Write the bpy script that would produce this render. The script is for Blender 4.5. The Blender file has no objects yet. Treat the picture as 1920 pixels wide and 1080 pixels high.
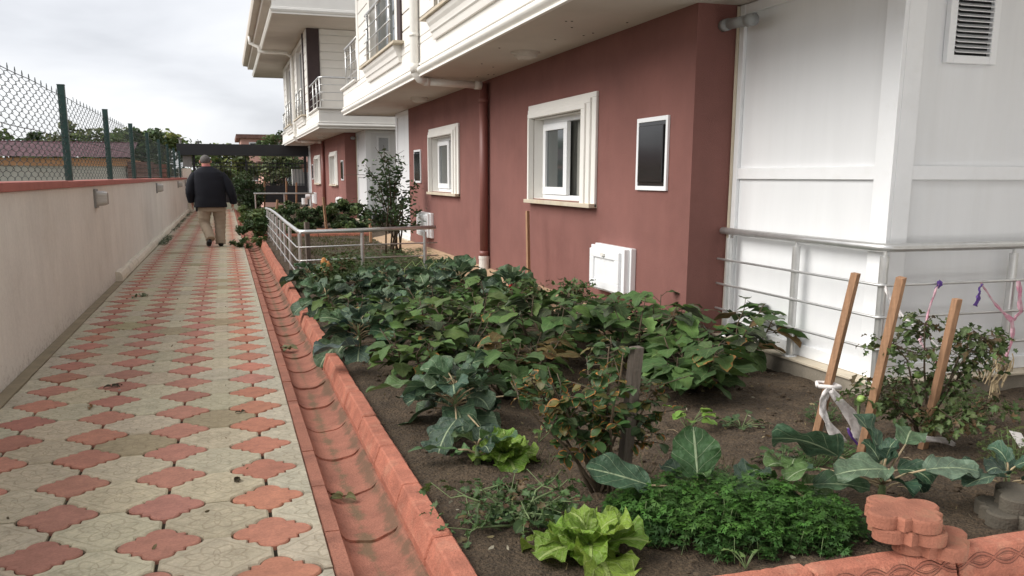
import bpy, math, random
import numpy as np
from mathutils import Vector, noise
R = math.radians
rng = random.Random(7)
S = bpy.context.scene
COL = S.collection
# ---------------------------------------------------------------- camera, world, sun
cam_d = bpy.data.cameras.new("camera"); cam = bpy.data.objects.new("camera", cam_d); COL.objects.link(cam)
cam_d.sensor_width = 36; cam_d.lens = 1655 / 1920 * 36; cam_d.shift_y = 120 / 1920
cam_d.clip_end = 1500; cam_d.clip_start = .05
cam.location = (0, 0, 1.4)
_y, _p, _r = R(17.754), R(11.18), R(.2)
_f = Vector((math.sin(_y) * math.cos(_p), math.cos(_y) * math.cos(_p), -math.sin(_p)))
_rt = Vector((math.cos(_y), -math.sin(_y), 0)); _up = _rt.cross(_f)
_a = _rt * math.cos(_r) + _up * math.sin(_r); _b = -_rt * math.sin(_r) + _up * math.cos(_r)
from mathutils import Matrix
cam.rotation_euler = Matrix((_a, _b, -_f)).transposed().to_euler()
S.camera = cam
SUN_EL, SUN_AZ = R(38), R(-86)       # azimuth measured from +Y towards +X
w = bpy.data.worlds.new("World"); S.world = w; w.use_nodes = True
nt = w.node_tree; nt.nodes.clear()
def N(tree, t, **k):
    n = tree.nodes.new(t)
    for a, b in k.items(): setattr(n, a, b)
    return n
out = N(nt, 'ShaderNodeOutputWorld'); mx = N(nt, 'ShaderNodeMixShader'); mx.inputs[0].default_value = .93
b1 = N(nt, 'ShaderNodeBackground'); b1.inputs[1].default_value = .1
sky = N(nt, 'ShaderNodeTexSky', sky_type='NISHITA'); sky.sun_disc = False
sky.sun_elevation = SUN_EL; sky.sun_rotation = SUN_AZ
nt.links.new(sky.outputs[0], b1.inputs[0])
tc = N(nt, 'ShaderNodeTexCoord'); sp = N(nt, 'ShaderNodeSeparateXYZ'); nt.links.new(tc.outputs['Generated'], sp.inputs[0])
za = N(nt, 'ShaderNodeMath', operation='ADD'); za.inputs[1].default_value = .22
zm = N(nt, 'ShaderNodeMath', operation='MAXIMUM'); zm.inputs[1].default_value = .05
nt.links.new(sp.outputs[2], zm.inputs[0]); nt.links.new(zm.outputs[0], za.inputs[0])
dv = N(nt, 'ShaderNodeVectorMath', operation='DIVIDE'); cb = N(nt, 'ShaderNodeCombineXYZ')
for i in range(3): nt.links.new(za.outputs[0], cb.inputs[i])
nt.links.new(tc.outputs['Generated'], dv.inputs[0]); nt.links.new(cb.outputs[0], dv.inputs[1])
no = N(nt, 'ShaderNodeTexNoise'); no.inputs['Scale'].default_value = 1.25; no.inputs['Detail'].default_value = 6
no.inputs['Roughness'].default_value = .45; no.inputs['Distortion'].default_value = .3
mpw = N(nt, 'ShaderNodeMapping'); mpw.inputs['Location'].default_value = (.9, .55, .3)
nt.links.new(dv.outputs[0], mpw.inputs[0]); nt.links.new(mpw.outputs[0], no.inputs['Vector'])
cr = N(nt, 'ShaderNodeValToRGB'); e = cr.color_ramp.elements
e[0].position = .28; e[0].color = (.42, .43, .46, 1); e[1].position = .64; e[1].color = (.70, .705, .72, 1)
e2 = cr.color_ramp.elements.new(.48); e2.color = (.59, .60, .63, 1)
nt.links.new(no.outputs[0], cr.inputs[0])
b2 = N(nt, 'ShaderNodeBackground'); b2.inputs[1].default_value = .98
nt.links.new(cr.outputs[0], b2.inputs[0])
nt.links.new(b1.outputs[0], mx.inputs[1]); nt.links.new(b2.outputs[0], mx.inputs[2]); nt.links.new(mx.outputs[0], out.inputs[0])
sd = bpy.data.lights.new("sun", 'SUN'); sd.energy = 2.5; sd.angle = R(50); sd.color = (1, .96, .9)
so = bpy.data.objects.new("sun", sd); COL.objects.link(so)
sdir = Vector((math.sin(SUN_AZ) * math.cos(SUN_EL), math.cos(SUN_AZ) * math.cos(SUN_EL), math.sin(SUN_EL)))
so.rotation_euler = sdir.to_track_quat('Z', 'Y').to_euler(); so.location = (-20, 5, 30)
S.view_settings.view_transform = 'Standard'; S.view_settings.look = 'None'; S.view_settings.exposure = .64; S.view_settings.gamma = 1
S.render.engine = 'CYCLES'
S.cycles.max_bounces = 8; S.cycles.diffuse_bounces = 4; S.cycles.transparent_max_bounces = 12
# ---------------------------------------------------------------- materials
MATS = {}
def mat(name, col, rough=.8, var=.12, scale=6, bump=0, bscale=60, metal=0, spec=.5, col2=None, stain=0, stain_col=(.1, .08, .06), vcol=False, detail=5, stretch=None, trans=0, stain_scale=1.3, grain=0, gscale=110, streak=0, splash=None, splash_amt=.6, bdist=.01):
    m = bpy.data.materials.new(name); m.use_nodes = True; t = m.node_tree
    bs = t.nodes['Principled BSDF']; L = t.links.new
    bs.inputs['Roughness'].default_value = rough; bs.inputs['Metallic'].default_value = metal
    bs.inputs['Specular IOR Level'].default_value = spec
    tcn = N(t, 'ShaderNodeTexCoord'); src = tcn.outputs['Object']
    if stretch:
        mp = N(t, 'ShaderNodeMapping'); mp.inputs['Scale'].default_value = stretch; L(src, mp.inputs[0]); src = mp.outputs[0]
    n1 = N(t, 'ShaderNodeTexNoise'); n1.inputs['Scale'].default_value = scale; n1.inputs['Detail'].default_value = detail
    n1.inputs['Roughness'].default_value = .6
    L(src, n1.inputs['Vector'])
    rp = N(t, 'ShaderNodeMapRange'); rp.inputs[1].default_value = .3; rp.inputs[2].default_value = .7
    L(n1.outputs[0], rp.inputs[0])
    mixc = N(t, 'ShaderNodeMix', data_type='RGBA'); L(rp.outputs[0], mixc.inputs[0])
    if vcol:
        at = N(t, 'ShaderNodeAttribute', attribute_name='Col')
        ma = N(t, 'ShaderNodeMix', data_type='RGBA', blend_type='MULTIPLY'); ma.inputs[0].default_value = 1
        L(at.outputs[0], ma.inputs[6]); ma.inputs[7].default_value = (1 - var, 1 - var, 1 - var, 1)
        mb_ = N(t, 'ShaderNodeMix', data_type='RGBA', blend_type='MULTIPLY'); mb_.inputs[0].default_value = 1
        L(at.outputs[0], mb_.inputs[6]); mb_.inputs[7].default_value = (1 + var, 1 + var, 1 + var, 1)
        L(ma.outputs[2], mixc.inputs[6]); L(mb_.outputs[2], mixc.inputs[7])
    else:
        c2 = col2 or tuple(min(1, c * (1 + var)) for c in col)
        c1 = col if col2 else tuple(c * (1 - var) for c in col)
        mixc.inputs[6].default_value = (*c1, 1); mixc.inputs[7].default_value = (*c2, 1)
    last = mixc.outputs[2]
    if stain:
        n2 = N(t, 'ShaderNodeTexNoise'); n2.inputs['Scale'].default_value = stain_scale; n2.inputs['Detail'].default_value = 8; n2.inputs['Roughness'].default_value = .7
        L(src, n2.inputs['Vector'])
        r2 = N(t, 'ShaderNodeMapRange'); r2.inputs[1].default_value = .52; r2.inputs[2].default_value = .75; r2.inputs[4].default_value = stain
        L(n2.outputs[0], r2.inputs[0])
        ms = N(t, 'ShaderNodeMix', data_type='RGBA'); L(r2.outputs[0], ms.inputs[0]); L(last, ms.inputs[6]); ms.inputs[7].default_value = (*stain_col, 1); last = ms.outputs[2]
    if streak:
        mp5 = N(t, 'ShaderNodeMapping'); mp5.inputs['Scale'].default_value = (9, 9, .45); L(tcn.outputs['Object'], mp5.inputs[0])
        n5 = N(t, 'ShaderNodeTexNoise'); n5.inputs['Scale'].default_value = 1; n5.inputs['Detail'].default_value = 7; n5.inputs['Roughness'].default_value = .65; L(mp5.outputs[0], n5.inputs['Vector'])
        r5 = N(t, 'ShaderNodeMapRange'); r5.inputs[1].default_value = .35; r5.inputs[2].default_value = .68; r5.inputs[3].default_value = 1 + streak * .6; r5.inputs[4].default_value = 1 - streak
        L(n5.outputs[0], r5.inputs[0]); c5 = N(t, 'ShaderNodeCombineXYZ')
        for i_ in range(3): L(r5.outputs[0], c5.inputs[i_])
        m5 = N(t, 'ShaderNodeMix', data_type='RGBA', blend_type='MULTIPLY'); m5.inputs[0].default_value = 1; L(last, m5.inputs[6]); L(c5.outputs[0], m5.inputs[7]); last = m5.outputs[2]
    if splash:
        g6 = N(t, 'ShaderNodeNewGeometry'); s6 = N(t, 'ShaderNodeSeparateXYZ'); L(g6.outputs['Position'], s6.inputs[0])
        n6 = N(t, 'ShaderNodeTexNoise'); n6.inputs['Scale'].default_value = 26; n6.inputs['Detail'].default_value = 8; n6.inputs['Roughness'].default_value = .75; L(g6.outputs['Position'], n6.inputs['Vector'])
        hgt = mn(t, 'MULTIPLY', mn(t, 'SUBTRACT', s6.outputs[2], splash[0]), 1 / (splash[1] - splash[0]))
        p6 = smooth(t, mn(t, 'SUBTRACT', n6.outputs[0], mn(t, 'MULTIPLY', hgt, .35)), .40, .62, 0, splash_amt)
        m6 = N(t, 'ShaderNodeMix', data_type='RGBA'); L(p6, m6.inputs[0]); L(last, m6.inputs[6]); m6.inputs[7].default_value = (.17, .12, .08, 1); last = m6.outputs[2]
    if grain:
        n4 = N(t, 'ShaderNodeTexNoise'); n4.inputs['Scale'].default_value = gscale; n4.inputs['Detail'].default_value = 6; n4.inputs['Roughness'].default_value = .75
        L(tcn.outputs['Object'], n4.inputs['Vector'])
        r4 = N(t, 'ShaderNodeMapRange'); r4.inputs[1].default_value = .33; r4.inputs[2].default_value = .67; r4.inputs[3].default_value = 1 - grain; r4.inputs[4].default_value = 1 + grain
        L(n4.outputs[0], r4.inputs[0]); c4 = N(t, 'ShaderNodeCombineXYZ')
        for i_ in range(3): L(r4.outputs[0], c4.inputs[i_])
        m4 = N(t, 'ShaderNodeMix', data_type='RGBA', blend_type='MULTIPLY'); m4.inputs[0].default_value = 1; L(last, m4.inputs[6]); L(c4.outputs[0], m4.inputs[7]); last = m4.outputs[2]
    L(last, bs.inputs['Base Color'])
    if bump:
        n3 = N(t, 'ShaderNodeTexNoise'); n3.inputs['Scale'].default_value = bscale; n3.inputs['Detail'].default_value = 4
        L(tcn.outputs['Object'], n3.inputs['Vector'])
        bp = N(t, 'ShaderNodeBump'); bp.inputs['Strength'].default_value = bump; bp.inputs['Distance'].default_value = bdist
        L(n3.outputs[0], bp.inputs['Height']); L(bp.outputs[0], bs.inputs['Normal'])
    if trans:
        tl = N(t, 'ShaderNodeBsdfTranslucent'); mxs = N(t, 'ShaderNodeMixShader'); mxs.inputs[0].default_value = trans
        L(last, tl.inputs[0]); L(bs.outputs[0], mxs.inputs[1]); L(tl.outputs[0], mxs.inputs[2]); L(mxs.outputs[0], t.nodes['Material Output'].inputs[0])
    MATS[name] = m; return m
def mn(t, op, a, b=None, c=None):
    n = N(t, 'ShaderNodeMath', operation=op)
    for i, v in enumerate((a, b, c)):
        if v is None: continue
        if isinstance(v, (int, float)): n.inputs[i].default_value = v
        else: t.links.new(v, n.inputs[i])
    return n.outputs[0]
def smooth(t, v, lo, hi, a=0., b=1.):
    n = N(t, 'ShaderNodeMapRange', interpolation_type='SMOOTHSTEP'); t.links.new(v, n.inputs[0])
    for i, x in enumerate((lo, hi, a, b)): n.inputs[i + 1].default_value = x
    return n.outputs[0]
def leafmat(name, vein=(.5, .6, .4), vein_w=.05, side_w=.05, nside=7, vein_amt=.6, edge=None, edge_amt=0, rough=.5, var=.25, patch=None, patch_amt=0, trans=.20, spec=.35, bump=.35, puck=0):
    """colour of each leaf from attribute Col; midrib and side veins from the leaf UV; optional dry margin and brown patches"""
    m = mat(name, (.1, .1, .1), rough=rough, var=var, scale=22, vcol=True, spec=spec, trans=trans)
    t = m.node_tree; L = t.links.new; bs = t.nodes['Principled BSDF']
    last = bs.inputs['Base Color'].links[0].from_socket
    uv = N(t, 'ShaderNodeUVMap'); sx = N(t, 'ShaderNodeSeparateXYZ'); L(uv.outputs[0], sx.inputs[0])
    u = mn(t, 'ABSOLUTE', mn(t, 'SUBTRACT', sx.outputs[0], .5)); v = sx.outputs[1]
    mid = smooth(t, u, vein_w * .5, vein_w, 1, 0)
    fr = mn(t, 'FRACT', mn(t, 'SUBTRACT', mn(t, 'MULTIPLY', v, nside), mn(t, 'MULTIPLY', u, nside * .8)))
    sid = smooth(t, mn(t, 'ABSOLUTE', mn(t, 'SUBTRACT', fr, .5)), side_w, side_w * 2.2, .75, 0)
    vf = mn(t, 'MULTIPLY', mn(t, 'MAXIMUM', mid, sid), vein_amt)
    tcn = N(t, 'ShaderNodeTexCoord')
    nz = N(t, 'ShaderNodeTexNoise'); nz.inputs['Scale'].default_value = 30; nz.inputs['Detail'].default_value = 4; L(tcn.outputs['Object'], nz.inputs['Vector'])
    if patch:
        p = mn(t, 'MULTIPLY', smooth(t, nz.outputs[0], .56, .68), patch_amt)
        a = N(t, 'ShaderNodeMix', data_type='RGBA'); L(p, a.inputs[0]); L(last, a.inputs[6]); a.inputs[7].default_value = (*patch, 1); last = a.outputs[2]
    if edge:
        ed = mn(t, 'MAXIMUM', mn(t, 'MULTIPLY', u, 2), mn(t, 'MULTIPLY', mn(t, 'SUBTRACT', v, .35), 1.5))
        at = N(t, 'ShaderNodeAttribute', attribute_name='Col')
        ed = mn(t, 'ADD', ed, mn(t, 'MULTIPLY', mn(t, 'SUBTRACT', nz.outputs[0], .5), 1.2))
        p = mn(t, 'MULTIPLY', smooth(t, mn(t, 'ADD', ed, mn(t, 'MULTIPLY', at.outputs['Alpha'], 1.)), 1.45, 1.7), edge_amt)
        a = N(t, 'ShaderNodeMix', data_type='RGBA'); L(p, a.inputs[0]); L(last, a.inputs[6]); a.inputs[7].default_value = (*edge, 1); last = a.outputs[2]
    a = N(t, 'ShaderNodeMix', data_type='RGBA'); L(vf, a.inputs[0]); L(last, a.inputs[6]); a.inputs[7].default_value = (*vein, 1); last = a.outputs[2]
    L(last, bs.inputs['Base Color'])
    for n in t.nodes:
        if n.bl_idname == 'ShaderNodeBsdfTranslucent': L(last, n.inputs[0])
    bp = N(t, 'ShaderNodeBump'); bp.inputs['Strength'].default_value = bump; bp.inputs['Distance'].default_value = .012
    h = mn(t, 'SUBTRACT', mn(t, 'MULTIPLY', nz.outputs[0], 1 + puck), vf); L(h, bp.inputs['Height']); L(bp.outputs[0], bs.inputs['Normal'])
    return m
M = {}
M['red_wall'] = mat('red_render', (.25, .107, .09), .92, .12, 1.6, .9, 200, streak=.035, splash=(.2, .55), splash_amt=.5, stain=.35, stain_col=(.17, .06, .05), grain=.14, gscale=160)
M['red_pipe'] = mat('red_pipe', (.235, .09, .075), .45, .06, 3)
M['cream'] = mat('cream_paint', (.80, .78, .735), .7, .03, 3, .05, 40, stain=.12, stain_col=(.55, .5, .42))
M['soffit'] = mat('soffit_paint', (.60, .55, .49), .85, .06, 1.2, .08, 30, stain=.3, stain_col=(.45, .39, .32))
M['white_panel'] = mat('white_panel', (.80, .81, .82), .4, .03, 1.5, .04, 8, streak=.018, splash=(.2, .45), splash_amt=.3, stain=.15, stain_col=(.6, .58, .53), stretch=(3, 3, .4))
M['white_plastic'] = mat('white_plastic', (.86, .87, .88), .3, .02, 5, stain=.15, stain_col=(.6, .57, .5), stain_scale=6)
M['pipe_white'] = mat('cream_pipe', (.78, .76, .71), .4, .03, 4)
M['pipe_grey'] = mat('grey_pipe', (.3, .31, .31), .5)
M['brown'] = mat('brown_board', (.045, .026, .026), .6, .15, 8)
M['glass'] = mat('window_glass', (.05, .06, .06), .06, .05, 2, spec=.8)
M['smoke'] = mat('smoked_cover', (.012, .011, .011), .12, .1, 2, spec=.7)
M['curtain'] = mat('curtain', (.30, .30, .27), .9, .1, 3, stretch=(40, 40, 1))
M['dark'] = mat('dark_inside', (.02, .02, .02), .9)
M['steel'] = mat('stainless_steel', (.62, .62, .61), .36, .08, 12, metal=.72, stretch=(1, 1, 1), stain=.3, stain_col=(.3, .28, .26), stain_scale=5)
M['plinth'] = mat('plinth_stone', (.25, .22, .175), .8, .15, 9, .1, 80, grain=.15, stain=.4, stain_col=(.12, .095, .065), stain_scale=3)
M['ledge'] = mat('ledge_stone', (.56, .49, .38), .7, .1, 6, stain=.5, stain_col=(.42, .29, .15), stain_scale=4)
M['apron'] = mat('apron_concrete', (.43, .30, .19), .9, .15, 4, .1, 60, stain=.5, stain_col=(.28, .18, .1))
M['wall_plaster'] = mat('boundary_plaster', (.77, .745, .70), .9, .07, 1.1, .2, 45, streak=.03, splash=(0, .35), splash_amt=.4, stain=.55, stain_col=(.62, .58, .52), stain_scale=.9, grain=.05, gscale=30)
M['coping'] = mat('red_coping', (.43, .15, .125), .85, .12, 5, .1, 60, stain=.3, stain_col=(.3, .12, .1), stain_scale=5)
M['footing'] = mat('footing_concrete', (.72, .67, .57), .9, .12, 6, .25, 50, stain=.5, stain_col=(.3, .26, .19), stain_scale=4)
M['strip'] = mat('concrete_strip', (.30, .25, .17), .95, .2, 8, .3, 90, stain=.6, stain_col=(.16, .13, .08), stain_scale=4)
M['soil'] = mat('garden_soil', (.092, .064, .039), .97, .35, 7, 1.0, 75, stain=.5, stain_col=(.035, .024, .015), stain_scale=9, detail=9, grain=.6, gscale=70, bdist=.03)
M['clod'] = mat('soil_clod', (.085, .06, .037), .97, .4, 20, .8, 90, grain=.3)
M['ground'] = mat('rough_ground', (.10, .085, .055), .95, .3, .6, .3, 4, col2=(.06, .075, .03))
M['wood_new'] = mat('sawn_timber', (.34, .19, .105), .75, .25, 14, .3, 70, stretch=(6, 6, .5), stain=.35, stain_col=(.22, .11, .06), stain_scale=2)
M['wood_old'] = mat('weathered_timber', (.135, .11, .09), .85, .3, 14, .4, 70, stretch=(8, 8, .5))
M['green_post'] = mat('green_painted_steel', (.012, .05, .042), .4, .15, 5)
M['wire'] = mat('fence_wire', (.05, .07, .065), .5, .2, 5)
M['black_metal'] = mat('black_metal', (.014, .015, .018), .45, .1, 4)
M['lampbase'] = mat('lamp_base', (.25, .25, .24), .5, .1, 10)
M['lampglass'] = mat('ribbed_lamp_glass', (.48, .46, .42), .25, .12, 18, spec=.7, stretch=(1, 1, 6))
M['jacket'] = mat('navy_cloth', (.0035, .0045, .010), .9, .2, 6, .1, 200)
M['trousers'] = mat('khaki_cloth', (.36, .29, .215), .9, .1, 3, .5, 14)
M['skin'] = mat('skin', (.50, .25, .18), .6, .1, 20)
M['hair'] = mat('grey_hair', (.11, .10, .095), .8, .4, 60, .6, 120)
M['shoe'] = mat('black_leather', (.008, .008, .009), .4)
M['collar'] = mat('pink_collar', (.45, .16, .15), .9)
M['ribbon'] = mat('white_strip', (.74, .70, .68), .55, .1, 30, .4, 60)
M['pink'] = mat('pink_tape', (.62, .18, .30), .5, .5, 25, col2=(.75, .6, .62))
M['purple'] = mat('purple_tape', (.13, .06, .30), .5)
M['tile'] = mat('shed_roof_tile', (.085, .034, .042), .8, .3, 5)
M['orange'] = mat('orange_render', (.50, .28, .15), .9, .1, 2)
M['greyrender'] = mat('grey_render', (.42, .41, .36), .9, .1, 2, stain=.4, stain_col=(.25, .22, .18))
M['pinkwall'] = mat('pink_render', (.62, .36, .30), .9, .08, 1)
M['brickwall'] = mat('weathered_brick', (.17, .09, .07), .9, .3, 6)
M['straw'] = mat('dry_stalks', (.42, .33, .20), .9, .3, 15)
M['stemg'] = mat('green_stem', (.16, .22, .09), .7, .2, 20)
M['stemb'] = mat('brown_stem', (.09, .065, .04), .85, .3, 20)
M['tomato'] = mat('green_tomato', (.25, .38, .10), .3, .15, 10)
M['pepper'] = mat('red_pepper', (.62, .03, .025), .25, .1, 10)
M['yellowleaf'] = mat('dry_leaf', (.42, .33, .13), .8, .4, 30, col2=(.2, .12, .06))
M['lid'] = mat('white_lid', (.62, .58, .52), .6, .1, 9)
L_KALE = leafmat('kale_leaf', vein=(.46, .56, .34), vein_w=.036, side_w=.014, nside=4, vein_amt=.72, rough=.48, var=.28, bump=.8, puck=1.0, spec=.4)
L_EGG = leafmat('aubergine_leaf', vein=(.17, .24, .10), vein_w=.03, side_w=.035, nside=5, vein_amt=.45, rough=.65, var=.25, patch=(.22, .14, .05), patch_amt=.10, bump=.3, edge=(.40, .17, .05), edge_amt=.9)
L_ROSE = leafmat('rose_leaf', vein=(.15, .2, .08), vein_w=.05, side_w=.03, vein_amt=.25, rough=.45, var=.2, edge=(.52, .20, .05), edge_amt=.95, bump=.2)
L_LET = leafmat('lettuce_leaf', vein=(.55, .65, .25), vein_w=.06, side_w=.04, nside=6, vein_amt=.5, rough=.4, var=.2, bump=.9, puck=1.5, trans=.25)
L_SMALL = leafmat('small_leaf', vein=(.2, .3, .1), vein_w=.06, side_w=.02, vein_amt=.25, rough=.55, var=.2, bump=.15, trans=.15)
# ---------------------------------------------------------------- mesh helpers
class MB:
    def __init__(s): s.V = []; s.F = []; s.U = []; s.C = []; s.MI = []; s.n = 0
    def add(s, v, f, uv=None, col=None, mi=0):
        v = np.asarray(v, float).reshape(-1, 3); n = len(v)
        s.V.append(v); b = s.n
        s.F.extend([tuple(i + b for i in q) for q in f]); s.MI.extend([mi] * len(f))
        s.U.append(np.asarray(uv, float) if uv is not None else np.zeros((n, 2)))
        c = np.ones((n, 4)); 
        if col is not None: c[:, :len(col) if np.ndim(col) == 1 else 4] = col
        s.C.append(c); s.n += n
    def box(s, x0, x1, y0, y1, z0, z1, mi=0, col=None):
        v = [(x, y, z) for x in (x0, x1) for y in (y0, y1) for z in (z0, z1)]
        s.add(v, [(0, 1, 3, 2), (4, 6, 7, 5), (0, 4, 5, 1), (2, 3, 7, 6), (0, 2, 6, 4), (1, 5, 7, 3)], mi=mi, col=col); return s
    def beam(s, p0, p1, wx, wy, mi=0, tw=0):
        p0 = np.array(p0, float); p1 = np.array(p1, float); d = p1 - p0; d /= np.linalg.norm(d)
        a = np.array([math.cos(tw), math.sin(tw), 0.]); a -= d * (a @ d); a /= np.linalg.norm(a); b = np.cross(d, a)
        v = [p + a * i * wx / 2 + b * j * wy / 2 for p in (p0, p1) for i, j in ((-1, -1), (1, -1), (1, 1), (-1, 1))]
        s.add(v, [(3, 2, 1, 0), (4, 5, 6, 7), (0, 1, 5, 4), (1, 2, 6, 5), (2, 3, 7, 6), (3, 0, 4, 7)], mi=mi); return s
    def tube(s, pts, r, seg=8, mi=0, col=None, cap=True, flat=1.):
        P = np.array(pts, float); n = len(P); rr = np.full(n, r) if np.ndim(r) == 0 else np.array(r, float)
        T = np.gradient(P, axis=0); T /= np.linalg.norm(T, axis=1)[:, None] + 1e-12
        ref = np.array([0, 0, 1.]) if abs(T[0][2]) < .9 else np.array([1., 0, 0])
        V = []; A = None
        for i in range(n):
            if A is None: A = np.cross(T[i], ref)
            else: A = A - T[i] * (A @ T[i])
            A = A / (np.linalg.norm(A) + 1e-12); B = np.cross(T[i], A)
            for k in range(seg):
                th = 2 * math.pi * k / seg; V.append(P[i] + rr[i] * (A * math.cos(th) + B * flat * math.sin(th)))
        F = [(i * seg + k, i * seg + (k + 1) % seg, (i + 1) * seg + (k + 1) % seg, (i + 1) * seg + k) for i in range(n - 1) for k in range(seg)]
        if cap: F += [tuple(range(seg))[::-1], tuple((n - 1) * seg + k for k in range(seg))]
        s.add(V, F, mi=mi, col=col); return s
    def prism(s, outline, z0, z1, mi=0, col=None, bevel=0.):
        o = np.array(outline, float); n = len(o); c = o.mean(0)
        V = [(x, y, z0) for x, y in o]
        if bevel:
            V += [(x, y, z1 - bevel) for x, y in o]
            d = o - c; q = c + d * (1 - bevel * 1.3 / (np.linalg.norm(d, axis=1)[:, None] + 1e-9))
            V += [(x, y, z1) for x, y in q]; rings = 3
        else: V += [(x, y, z1) for x, y in o]; rings = 2
        F = [(r * n + k, r * n + (k + 1) % n, (r + 1) * n + (k + 1) % n, (r + 1) * n + k) for r in range(rings - 1) for k in range(n)]
        F.append(tuple((rings - 1) * n + k for k in range(n)))
        s.add(V, F, mi=mi, col=col); return s
    def sweep(s, prof, path, mi=0, closed=False):
        """prof: (outward, z) list; path: 2D points, outward is to the right of travel"""
        P = np.array(path, float); n = len(P); V = []
        for i in range(n):
            d0 = P[i] - P[i - 1] if i > 0 else P[1] - P[0]; d1 = P[i + 1] - P[i] if i < n - 1 else P[-1] - P[-2]
            d0 = d0 / np.linalg.norm(d0); d1 = d1 / np.linalg.norm(d1)
            n0 = np.array([d0[1], -d0[0]]); n1 = np.array([d1[1], -d1[0]]); m = (n0 + n1); m = m / (m @ n0) if abs(m @ n0) > 1e-6 else n0
            for o, z in prof: V.append((*(P[i] + m * o), z))
        k = len(prof); F = [(i * k + j, i * k + j + 1, (i + 1) * k + j + 1, (i + 1) * k + j) for i in range(n - 1) for j in range(k - 1)]
        F += [tuple(range(k)), tuple((n - 1) * k + j for j in range(k))[::-1]]
        s.add(V, F, mi=mi); return s
    def sphere(s, c, r, seg=10, mi=0, col=None):
        c = np.array(c, float); r = np.array(r if np.ndim(r) else (r, r, r), float); V = [c + (0, 0, r[2])]
        h = seg // 2
        for i in range(1, h):
            a = math.pi * i / h
            for k in range(seg): b = 2 * math.pi * k / seg; V.append(c + r * (math.sin(a) * math.cos(b), math.sin(a) * math.sin(b), math.cos(a)))
        V.append(c - (0, 0, r[2])); F = [(0, 1 + k, 1 + (k + 1) % seg) for k in range(seg)]
        for i in range(h - 2):
            for k in range(seg): F.append((1 + i * seg + k, 1 + (i + 1) * seg + k, 1 + (i + 1) * seg + (k + 1) % seg, 1 + i * seg + (k + 1) % seg))
        l = len(V) - 1; F += [(l, 1 + (h - 2) * seg + (k + 1) % seg, 1 + (h - 2) * seg + k) for k in range(seg)]
        s.add(V, F, mi=mi, col=col); return s
    def build(s, name, mats, parent=None, smooth=False, bevel=0, solid=0):
        if not isinstance(mats, (list, tuple)): mats = [mats]
        V = np.concatenate(s.V)
        if parent is not None: off = np.array(parent['_w'], float)
        else: off = np.array([V[:, 0].mean(), V[:, 1].mean(), V[:, 2].min()])
        me = bpy.data.meshes.new(name); me.from_pydata((V - off).tolist(), [], s.F)
        for m in mats: me.materials.append(m)
        me.polygons.foreach_set('material_index', s.MI)
        if smooth: me.polygons.foreach_set('use_smooth', [True] * len(s.F))
        li = np.empty(len(me.loops), int); me.loops.foreach_get('vertex_index', li)
        uvl = me.uv_layers.new(name='UVMap'); uvl.data.foreach_set('uv', np.concatenate(s.U)[li].ravel())
        ca = me.color_attributes.new('Col', 'FLOAT_COLOR', 'POINT'); ca.data.foreach_set('color', np.concatenate(s.C).ravel())
        me.update()
        o = bpy.data.objects.new(name, me); COL.objects.link(o); o['_w'] = [float(q_) for q_ in off]
        if parent is not None: o.parent = parent
        else: o.location = off
        if bevel:
            b = o.modifiers.new('bevel', 'BEVEL'); b.width = bevel; b.segments = 2; b.limit_method = 'ANGLE'; b.harden_normals = False
        return o
def thing(name, loc, label, cat, group=None):
    o = bpy.data.objects.new(name, None); COL.objects.link(o); o.location = loc; o['_w'] = list(loc)
    return tag(o, label, cat, group)
def tag(o, label=None, cat=None, group=None, kind=None):
    if label: o['label'] = label
    if cat: o['category'] = cat
    if group: o['group'] = group
    if kind: o['kind'] = kind
    return o
def struct(o): o['kind'] = 'structure'; return o
def copy_tree(o, parent=None):
    c = o.copy(); COL.objects.link(c)
    if parent is not None: c.parent = parent
    for ch in list(o.children): copy_tree(ch, c)
    return c
def jit(c, a=.15, r=rng):
    k = 1 + r.uniform(-a, a); return tuple(max(0, x * k * (1 + r.uniform(-a, a) * .4)) for x in c)
# ---------------------------------------------------------------- ground
g = MB(); g.box(-300, 300, -40, 500, -.45, -.4); struct(g.build('ground', M['ground']))
# the paved path: grey cells and red barbed quatrefoils laid on a dark bed
PX_, PY_, X0, Y0 = .425, .411, .106, 3.077
def quarter(n=7, sc=1.):
    """one quarter of the quatrefoil outline, from the +x tip to the +y tip"""
    p = []
    for i in range(n): a = math.pi / 2 * i / (n - 1); p.append((.095 + .060 * math.cos(a), .060 * math.sin(a)))
    p.append((.095, .093)); 
    q = [(y, x) for x, y in p[:-1]][::-1]
    return [(x * sc, y * sc) for x, y in p + q]
Q = quarter()
def foil(cx, cy, rot=0, sc=1.):
    pts = []
    for k in range(4):
        a = math.pi / 2 * k + rot
        pts += [(cx + sc * (x * math.cos(a) - y * math.sin(a)), cy + sc * (x * math.sin(a) + y * math.cos(a))) for x, y in Q[:-1]]
    return pts
pv = MB()
XE0, XE1 = -1.385, .30
pv.box(XE0, XE1, 1.4, 41.5, -.06, -.022, mi=2)
RP = random.Random(3)
cols = [X0 - k * PX_ for k in range(4)][::-1]
nrow = int((41.3 - 1.6) / PY_)
j0 = -3
GR = (.49, .43, .31); RD = (.43, .195, .14)
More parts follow.
